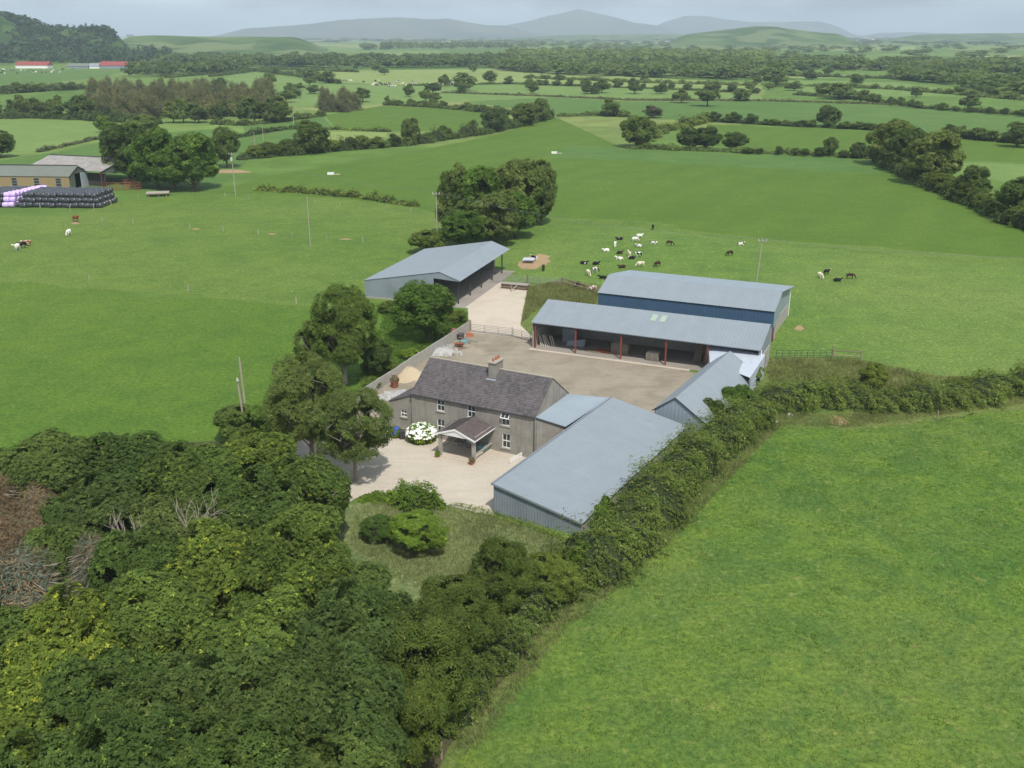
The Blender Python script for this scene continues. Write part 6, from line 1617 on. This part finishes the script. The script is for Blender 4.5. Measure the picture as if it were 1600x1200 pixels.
# chestnut horse by the wire fence
cow(119, 347, 'stand', 'chestnut', 325, 'chestnut horse standing at the wire fence below the bales', None, 1.15, 'horse', 'horse')
rr = random.Random(21)
for i in range(46):
    x = rr.gauss(610, 45) if i < 34 else rr.uniform(690, 725); x = min(max(x, 535), 735)
    cow(x, 129 + (x - 540) * .02 + rr.uniform(-2.5, 5.5) * (1 if x < 690 else .4), rr.choice(('stand', 'graze', 'graze', 'lie')), rr.choice(('black and white', 'mostly white', 'mostly black')), rr.uniform(0, 360), 'black and white dairy cow of the far herd on the hay-coloured field', 'far dairy herd', 1.5)
for i in range(34):
    x = rr.uniform(-5, 118); y = rr.uniform(107.5, 116)
    cow(x, y, rr.choice(('stand', 'graze', 'lie')), rr.choice(('black and white', 'mostly white', 'mostly black')), rr.uniform(0, 360), 'dairy cow of the herd in front of the red roofed sheds', 'herd by the red roofed sheds', 1.5)

# ---- bits and pieces in the yards
# white hydrangea by the porch
def hydrangea(x, y, R_, H_, mat, n, label, seed):
    p = W(x, y); rng = np.random.default_rng(seed); t = empty('hydrangea_bush', p, label, 'shrub')
    bl = [(0, 0, H_ * .45, R_, R_ * .9, H_ * .58)]
    P_, N_ = crown_points(rng, bl, 900, -.7, 0, .3, 1); V_, Q_, t_ = sprays(rng, P_, N_, 4, .22, .14)
    link_mesh('foliage', mesh_quads('foliage', V_, Q_, M['leaf_laurel'], t_), t)
    d = unit(rng.normal(0, 1, (n, 3))); d[:, 2] = np.abs(d[:, 2]) * .95 - .12
    me = None
    for k in range(n):
        if me is None:
            mb = MB(); rings = [(.0, .01), (.05, .10), (.11, .14), (.17, .11), (.20, .02)]; nn = 8
            vs = [(r * math.cos(6.283 * i / nn) * (1 + .12 * ((i * 3) % 2)), r * math.sin(6.283 * i / nn), z) for z, r in rings for i in range(nn)]
            fs = [(j * nn + i, j * nn + (i + 1) % nn, (j + 1) * nn + (i + 1) % nn, (j + 1) * nn + i) for j in range(4) for i in range(nn)]
            mb.add(vs, fs); me = mb.mesh('flower_head', mat)
        o = link_mesh('flower_head', me, t); s = rng.uniform(1.0, 1.7); o.scale = (s, s, s * .8)
        o.location = Vector((d[k, 0] * R_ * .98, d[k, 1] * R_ * .9, H_ * .45 + d[k, 2] * H_ * .58 - .05)); o.rotation_euler = (rng.uniform(-.5, .5), rng.uniform(-.5, .5), 0)
hydrangea(659, 690, 1.75, 2.3, M['petal'], 290, 'large hydrangea bush covered in white flowers beside the porch', 3)
hydrangea(618, 683, .75, 1.3, M['petal_blue'], 16, 'small hydrangea with vivid blue flowers by the house corner', 4)
# wheelie bin
p = W(629, 686); t = empty('wheelie_bin', p, 'dark grey wheelie bin at the house corner by the hydrangeas', 'bin')
MB().hexa(*[p + Vector((x * .26, y * .3, .05)) for x, y in ((-1, -1), (1, -1), (1, 1), (-1, 1))], *[p + Vector((x * .32, y * .38, 1.0)) for x, y in ((-1, -1), (1, -1), (1, 1), (-1, 1))]).build('body', M['steel_dark'], t)
MB().box(p + ZV * 1.0, .70, .82, .07).build('lid', M['steel_dark'], t)
for s_ in (-.28, .28): MB().tube(p + Vector((s_ - .03, .33, .1)), p + Vector((s_ + .03, .33, .1)), .1, n=10).build('wheel', M['black_plastic'], t)
# flower pots
def pot(p, r, h, label, plant='leaf_laurel', name='flower_pot', mat='terracotta'):
    t = empty(name, p, label, 'pot')
    MB().tube(p, p + ZV * h, r * .7, r, 12).build('pot', M[mat], t); MB().tube(p + ZV * h * .85, p + ZV * (h + .03), r * 1.08, r * 1.1, 12).build('rim', M[mat], t)
    if plant:
        rng = np.random.default_rng(int(r * 1000)); P_, N_ = crown_points(rng, [(0, 0, h + r * .5, r * 1.1, r * 1.1, r)], 160, -.4); V_, Q_, t_ = sprays(rng, P_, N_, 4, .16, .08)
        link_mesh('plant', mesh_quads('plant', V_, Q_, M[plant], t_), t)
    return t
pot(hp(pu1 + .05, pv - .55, .08), .22, .38, 'small pot of yellow-green plants by one porch pillar')
pot(hp(pu0 - .05, pv - .55, .08), .26, .45, 'terracotta pot of red flowers by the other porch pillar', 'leaf_brown')
pot(W(617, 606), .55, 1.0, 'large rusty barrel planter against the concrete wall', 'leaf_brown', 'barrel_planter', 'rust')
pot(W(587, 628), .5, .7, 'terracotta pot under the ash branches by the concrete wall', None, 'terracotta_pot')
pot(W(581, 634), .45, .6, 'second empty terracotta pot by the concrete wall', None, 'terracotta_pot')
# bicycle in the porch
bc = hp(pu1 - 1.2, -0.9, .14); t = empty('bicycle', bc, 'bicycle parked inside the open porch', 'bicycle')
def ring(c, r, th, n=18):
    mb = MB(); pts = [c + HU * r * math.cos(6.283 * i / n) + ZV * r * math.sin(6.283 * i / n) for i in range(n)]
    for i in range(n): mb.tube(pts[i], pts[(i + 1) % n], th, n=5)
    bm = bmesh.new(); me = mb.mesh('wheel', M['black_plastic'], bc); bm.from_mesh(me); bmesh.ops.remove_doubles(bm, verts=bm.verts[:], dist=.03); bm.to_mesh(me); bm.free(); return me
for s_ in (-.52, .52): link_mesh('wheel', ring(bc + HU * s_ + ZV * .34, .32, .03), t)
for a, b in (((-.52, .34), (-.2, .85)), ((-.2, .85), (.38, .82)), ((.52, .34), (.35, 1.0)), ((-.2, .8), (.05, .34)), ((.05, .34), (.38, .8)), ((-.52, .34), (.05, .34))):
    MB().tube(bc + HU * a[0] + ZV * a[1], bc + HU * b[0] + ZV * b[1], .022).build('frame_tube', M['steel'], t)
MB().box(bc + HU * -.22 + ZV * .9, .26, .12, .06, math.atan2(HU.y, HU.x)).build('saddle', M['black_plastic'], t)
MB().tube(bc + HU * .35 + ZV * 1.02 - HV * .28, bc + HU * .35 + ZV * 1.02 + HV * .28, .02).build('handlebar', M['steel'], t)
tag(MB().frame_box(A, HU, HV, pu0 + .3, pu0 + 1.3, -1.1, -.35, .15, .75).build('porch_box', M['teal']), 'dark green storage box inside the porch', 'box')
# white picket fence by the shed corner
pk0, pk1 = W(797, 727), W(815, 717)
t = empty('picket_fence', pk0, 'short run of white pickets where the yard meets the long shed', 'fence')
for i in range(9):
    c = pk0.lerp(pk1, i / 8); MB().box(c, .09, .05, .85, .6).build('picket', M['white'], t)
for z in (.3, .65): MB().tube(pk0 + ZV * z, pk1 + ZV * z, .03).build('rail', M['white'], t)
# heaps
def heap(name, x, y, rx, ry, h, mat, label, seed, kind=None):
    rng = np.random.default_rng(seed); p = W(x, y); n = 22; k = 8; V_, F_ = [], []
    for j in range(k + 1):
        r = j / k
        for i in range(n):
            a = 6.283 * i / n; f = 1 + .2 * math.sin(3 * a + seed) + .1 * math.sin(7 * a)
            V_.append((rx * r * f * math.cos(a), ry * r * f * math.sin(a), h * (math.cos(r * math.pi) * .5 + .5) * (1 + rng.uniform(-.12, .12)) - .02 * r + .07))
    for j in range(k):
        for i in range(n): F_.append((j * n + i, j * n + (i + 1) % n, (j + 1) * n + (i + 1) % n, (j + 1) * n + i))
    o = link_mesh(name, mesh_quads(name, np.array(V_), np.array(F_), mat)); o.location = p
    if kind: return tag(o, kind=kind)
    return tag(o, label, 'heap')
heap('sand_heap', 640, 588, 2.6, 3.2, 1.3, M['sand'], 'pale sand heap between concrete wall and house gable', 2)
heap('rubble_heap', 690, 551, 3.2, 2.4, .7, M['rubble'], 'grey stone rubble heap beyond the house ridge', 3)
heap('rubble_heap', 615, 620, 3.0, 2.6, .35, M['rubble'], 'spread of grey rubble beside the house gable', 4)
heap('gravel_heap', 745, 548, 2.8, 2.2, .5, M['gravel_yard'], 'low gravel heap in the rear yard behind the chimney', 5)
rq = random.Random(8)
for i in range(46):     # loose stones on the rubble heaps
    cx, cy = ((690, 551), (615, 620), (702, 546))[i % 3]; p = W(cx + rq.uniform(-16, 16), cy + rq.uniform(-6, 6)); s = rq.uniform(.14, .34)
    o = MB().hexa(*[p + Vector((x * s * rq.uniform(.7, 1.1), y * s * rq.uniform(.7, 1.1), 0)) for x, y in ((-1, -1), (1, -1), (1, 1), (-1, 1))], *[p + Vector((x * s * rq.uniform(.4, .8), y * s * rq.uniform(.4, .8), s * rq.uniform(1.2, 2.2))) for x, y in ((-1, -1), (1, -1), (1, 1), (-1, 1))]).build('loose_stone', M['rubble'])
    tag(o, 'loose grey building stone lying about the rubble heaps', 'stone', 'stones on the rubble heaps')
p = W(713, 556); tag(MB().tube(p, p + ZV * .55, .62, .58, 14).build('round_stone', M['stone']), 'round pale millstone at the foot of the rubble heap', 'stone')
p = W(706, 529); t = empty('red_drum', p, 'faded red drum leaning by the concrete wall', 'drum'); MB().tube(p, p + Vector((.3, .2, 1.5)), .42, n=12).build('body', M['pink_red'], t); MB().tube(p + Vector((.3, .2, 1.5)), p + Vector((.31, .207, 1.55)), .38, n=12).build('lid', M['pink_red'], t)
p = W(719, 530); t = empty('black_tub', p, 'black plastic tub among the scrap by the wall', 'tub'); MB().tube(p, p + ZV * .9, .55, .7, 12).build('body', M['black_plastic'], t); MB().tube(p + ZV * .3 + Vector((-.75, -.3, 0)), p + ZV * .65 + Vector((-.75, -.3, 0)), .2, n=10).build('bucket', M['white'], t)
p = W(718, 543); t = empty('wheelbarrow', p, 'rusty orange wheelbarrow body among the scrap', 'wheelbarrow')
MB().hexa(p + Vector((-.5, -.4, .35)), p + Vector((.5, -.4, .35)), p + Vector((.4, .4, .3)), p + Vector((-.4, .4, .3)), p + Vector((-.75, -.6, .75)), p + Vector((.75, -.6, .8)), p + Vector((.6, .6, .7)), p + Vector((-.6, .6, .7))).build('tray', M['rust'], t)
MB().tube(p + Vector((-.05, .7, .2)), p + Vector((.05, .7, .2)), .2, n=12).build('wheel', M['black_plastic'], t)
for s_ in (-.4, .4): MB().tube(p + Vector((s_ * .3, .7, .22)), p + Vector((s_, -1.3, .7)), .03).build('handle', M['timber_grey'], t)
p = W(724, 537); tag(MB().box(p, 1.1, .8, .5, .5).build('plastic_crate', M['teal']), 'teal plastic crate beside the wheelbarrow', 'crate')
p = W(733, 526); tag(MB().hexa(p + Vector((-.6, -.3, .05)), p + Vector((.7, -.5, .05)), p + Vector((.8, .4, .05)), p + Vector((-.5, .5, .05)), p + Vector((-.4, -.2, .7)), p + Vector((.4, -.3, .55)), p + Vector((.4, .2, .6)), p + Vector((-.3, .3, .8))).build('brick_pile', M['terracotta']), 'heap of broken red brick by the gate pier', 'bricks')
for i in range(7):
    p = W(708 + rq.uniform(-8, 24), 540 + rq.uniform(-8, 8)); a = rq.uniform(0, 3.1); L2 = rq.uniform(.8, 1.7)
    d = Vector((math.cos(a), math.sin(a), 0)); o = MB().tube(p - d * L2 + ZV * .2, p + d * L2 + ZV * rq.uniform(.3, 1.0), .06, n=5).build('scrap_pole', M[rq.choice(('timber_grey', 'rust', 'steel'))])
    tag(o, 'thin pole lying in the scrap by the concrete wall', 'pole', 'poles in the scrap')
p = W(633, 592); t = empty('wooden_pallet', p, 'broken wooden pallet lying against the sand heap', 'pallet')
for k in range(5): MB().box(p + Vector((0, -.5 + k * .26, .35 + .06 * k)), 1.3, .14, .03, .3).build('board', M['timber'], t)
for k in (-.5, .5): MB().box(p + Vector((k, 0, .2)), .1, 1.2, .14, .3).build('bearer', M['timber'], t)
# boulders at the hedge corner
for q, s in (((1212, 660), .35), ((1234, 650), .45)):
    p = W(*q); o = MB().hexa(*[p + Vector((x * s, y * s * .8, -.05)) for x, y in ((-1, -1), (1, -.9), (.9, 1), (-1, .9))], *[p + Vector((x * s * .6, y * s * .5, s * .9)) for x, y in ((-1, -1), (1, -.9), (.9, 1), (-1, .9))]).build('boulder', M['stone'])
    tag(o, 'pale boulder half hidden at the corner where the hedges meet', 'boulder', 'boulders at the hedge corner')

# ---- rough grass and weeds: blades too many to count
def tufts(name, poly, n, L, w, mat, seed, label, per=5, spread=.12, clump=.7):
    rng = np.random.default_rng(seed); P2 = [W(*q) for q in poly]; xs = [p.x for p in P2]; ys = [p.y for p in P2]
    px_, py_ = np.array(xs), np.array(ys)
    def inside(q):
        ins = np.zeros(len(q), bool); j = len(xs) - 1
        for i in range(len(xs)):
            c1 = (py_[i] > q[:, 1]) != (py_[j] > q[:, 1]); xx = (px_[j] - px_[i]) * (q[:, 1] - py_[i]) / (py_[j] - py_[i] + 1e-12) + px_[i]
            ins ^= c1 & (q[:, 0] < xx); j = i
        return ins
    Pn = []
    while len(Pn) < n:       # clumps of every size, thinly and thickly grown
        m = max(40, n // 28)
        cc = np.stack([rng.uniform(min(xs), max(xs), m), rng.uniform(min(ys), max(ys), m)], 1)
        rad = np.exp(rng.normal(math.log(clump), .6, m)); cnt = rng.poisson(np.clip(rad * 16 / clump * .5, 2, 60))
        idx = np.repeat(np.arange(m), cnt)
        q = cc[idx] + rng.normal(0, 1, (len(idx), 2)) * rad[idx][:, None] * np.array([1.0, .8])
        Pn += list(q[inside(q)])
    Pn = [Pn[i] for i in rng.permutation(len(Pn))]
    c = np.array(Pn[:n]); VV, TT = [], []
    for k in range(per):
        o = c + rng.normal(0, spread, c.shape); a = rng.uniform(0, 6.28, n); ln = L * rng.uniform(.5, 1.3, n); lean_ = rng.normal(0, .35, (n, 2)) * ln[:, None]
        sx, sy = np.cos(a) * w / 2, np.sin(a) * w / 2
        b0 = np.stack([o[:, 0] - sx, o[:, 1] - sy, np.full(n, .03)], 1); b1 = np.stack([o[:, 0] + sx, o[:, 1] + sy, np.full(n, .03)], 1)
        t1 = np.stack([o[:, 0] + sx * .3 + lean_[:, 0], o[:, 1] + sy * .3 + lean_[:, 1], ln], 1); t0 = np.stack([o[:, 0] - sx * .3 + lean_[:, 0], o[:, 1] - sy * .3 + lean_[:, 1], ln], 1)
        VV.append(np.stack([b0, b1, t1, t0], 1)); TT.append(rng.random(n))
    V = np.concatenate(VV).reshape(-1, 3); T = np.repeat(np.concatenate(TT), 4)
    return tag(link_mesh(name, mesh_quads(name, V, np.arange(len(V)).reshape(-1, 4), mat, T)), label, 'grass', kind='stuff')
M['blade'] = foliage('blade', (0.075, 0.150, 0.022), (0.140, 0.215, 0.042), None, .9, .45, 0)
M['blade_garden'] = foliage('blade_garden', (0.19, 0.25, 0.09), (0.36, 0.37, 0.19), None, .9, .45, 0)
M['blade_dry'] = foliage('blade_dry', (0.13, 0.19, 0.05), (0.31, 0.30, 0.14), None, .9, .4, 0)
tufts('grass_tufts', [(700, 1230), (860, 985), (1010, 868), (1215, 660), (1330, 665), (1640, 640), (1800, 1230)], 20000, .13, .065, M['blade'], 1, 'short tussocks of grass over the front pasture', 3, .16, .55)
tufts('dry_grass', [(690, 1190), (770, 1080), (860, 965), (1000, 850), (1205, 648), (1330, 648), (1600, 618), (1600, 632), (1330, 668), (1222, 664), (1030, 866), (870, 1000), (750, 1170)], 5500, .3, .055, M['blade_dry'], 2, 'long dry grass along the foot of the hedge')
tufts('rough_grass', [(1200, 562), (1330, 562), (1470, 590), (1600, 596), (1600, 610), (1330, 625), (1200, 620)], 5000, .45, .08, M['blade_dry'], 3, 'tall seeding grass and docks on the bank')
tufts('rough_grass', [(550, 795), (620, 780), (765, 808), (890, 846), (880, 890), (800, 940), (640, 915), (550, 855)], 6500, .28, .07, M['blade_garden'], 4, 'long dry grass in the garden')
tufts('rough_grass', [(815, 505), (826, 450), (880, 440), (935, 450), (930, 476), (850, 474)], 4000, .5, .08, M['blade_dry'], 5, 'rough grass and weeds between apron and open-fronted shed')
tufts('rough_grass', [(560, 600), (600, 490), (730, 490), (730, 515), (640, 575)], 4000, .4, .08, M['blade'], 6, 'uncut grass behind the concrete wall')

# ================================================================== HAZE
def haze():
    m = bpy.data.materials.new('haze'); m.use_nodes = True; n, l = m.node_tree.nodes, m.node_tree.links
    n.remove(n["Principled BSDF"])
    v = n.new("ShaderNodeVolumePrincipled"); v.inputs['Density'].default_value = HAZE_DENSITY; v.inputs['Color'].default_value = (0.72, 0.88, 1.0, 1); v.inputs['Anisotropy'].default_value = -0.3
    l.new(v.outputs[0], n["Material Output"].inputs['Volume'])
    x, y0, y1, zt = 27000, -450, 24500, 460
    me = bpy.data.meshes.new('haze')
    vs = [(-x, y0, -1), (x, y0, -1), (x, y1, -1), (-x, y1, -1), (-x, y0, zt), (x, y0, zt), (x, y1, zt), (-x, y1, zt)]
    me.from_pydata(vs, [], [(3, 2, 1, 0), (4, 5, 6, 7), (0, 1, 5, 4), (1, 2, 6, 5), (2, 3, 7, 6), (3, 0, 4, 7)])
    me.materials.append(m); tag(link_mesh('haze', me), kind='stuff')
HAZE_DENSITY = 0.95e-4
haze()
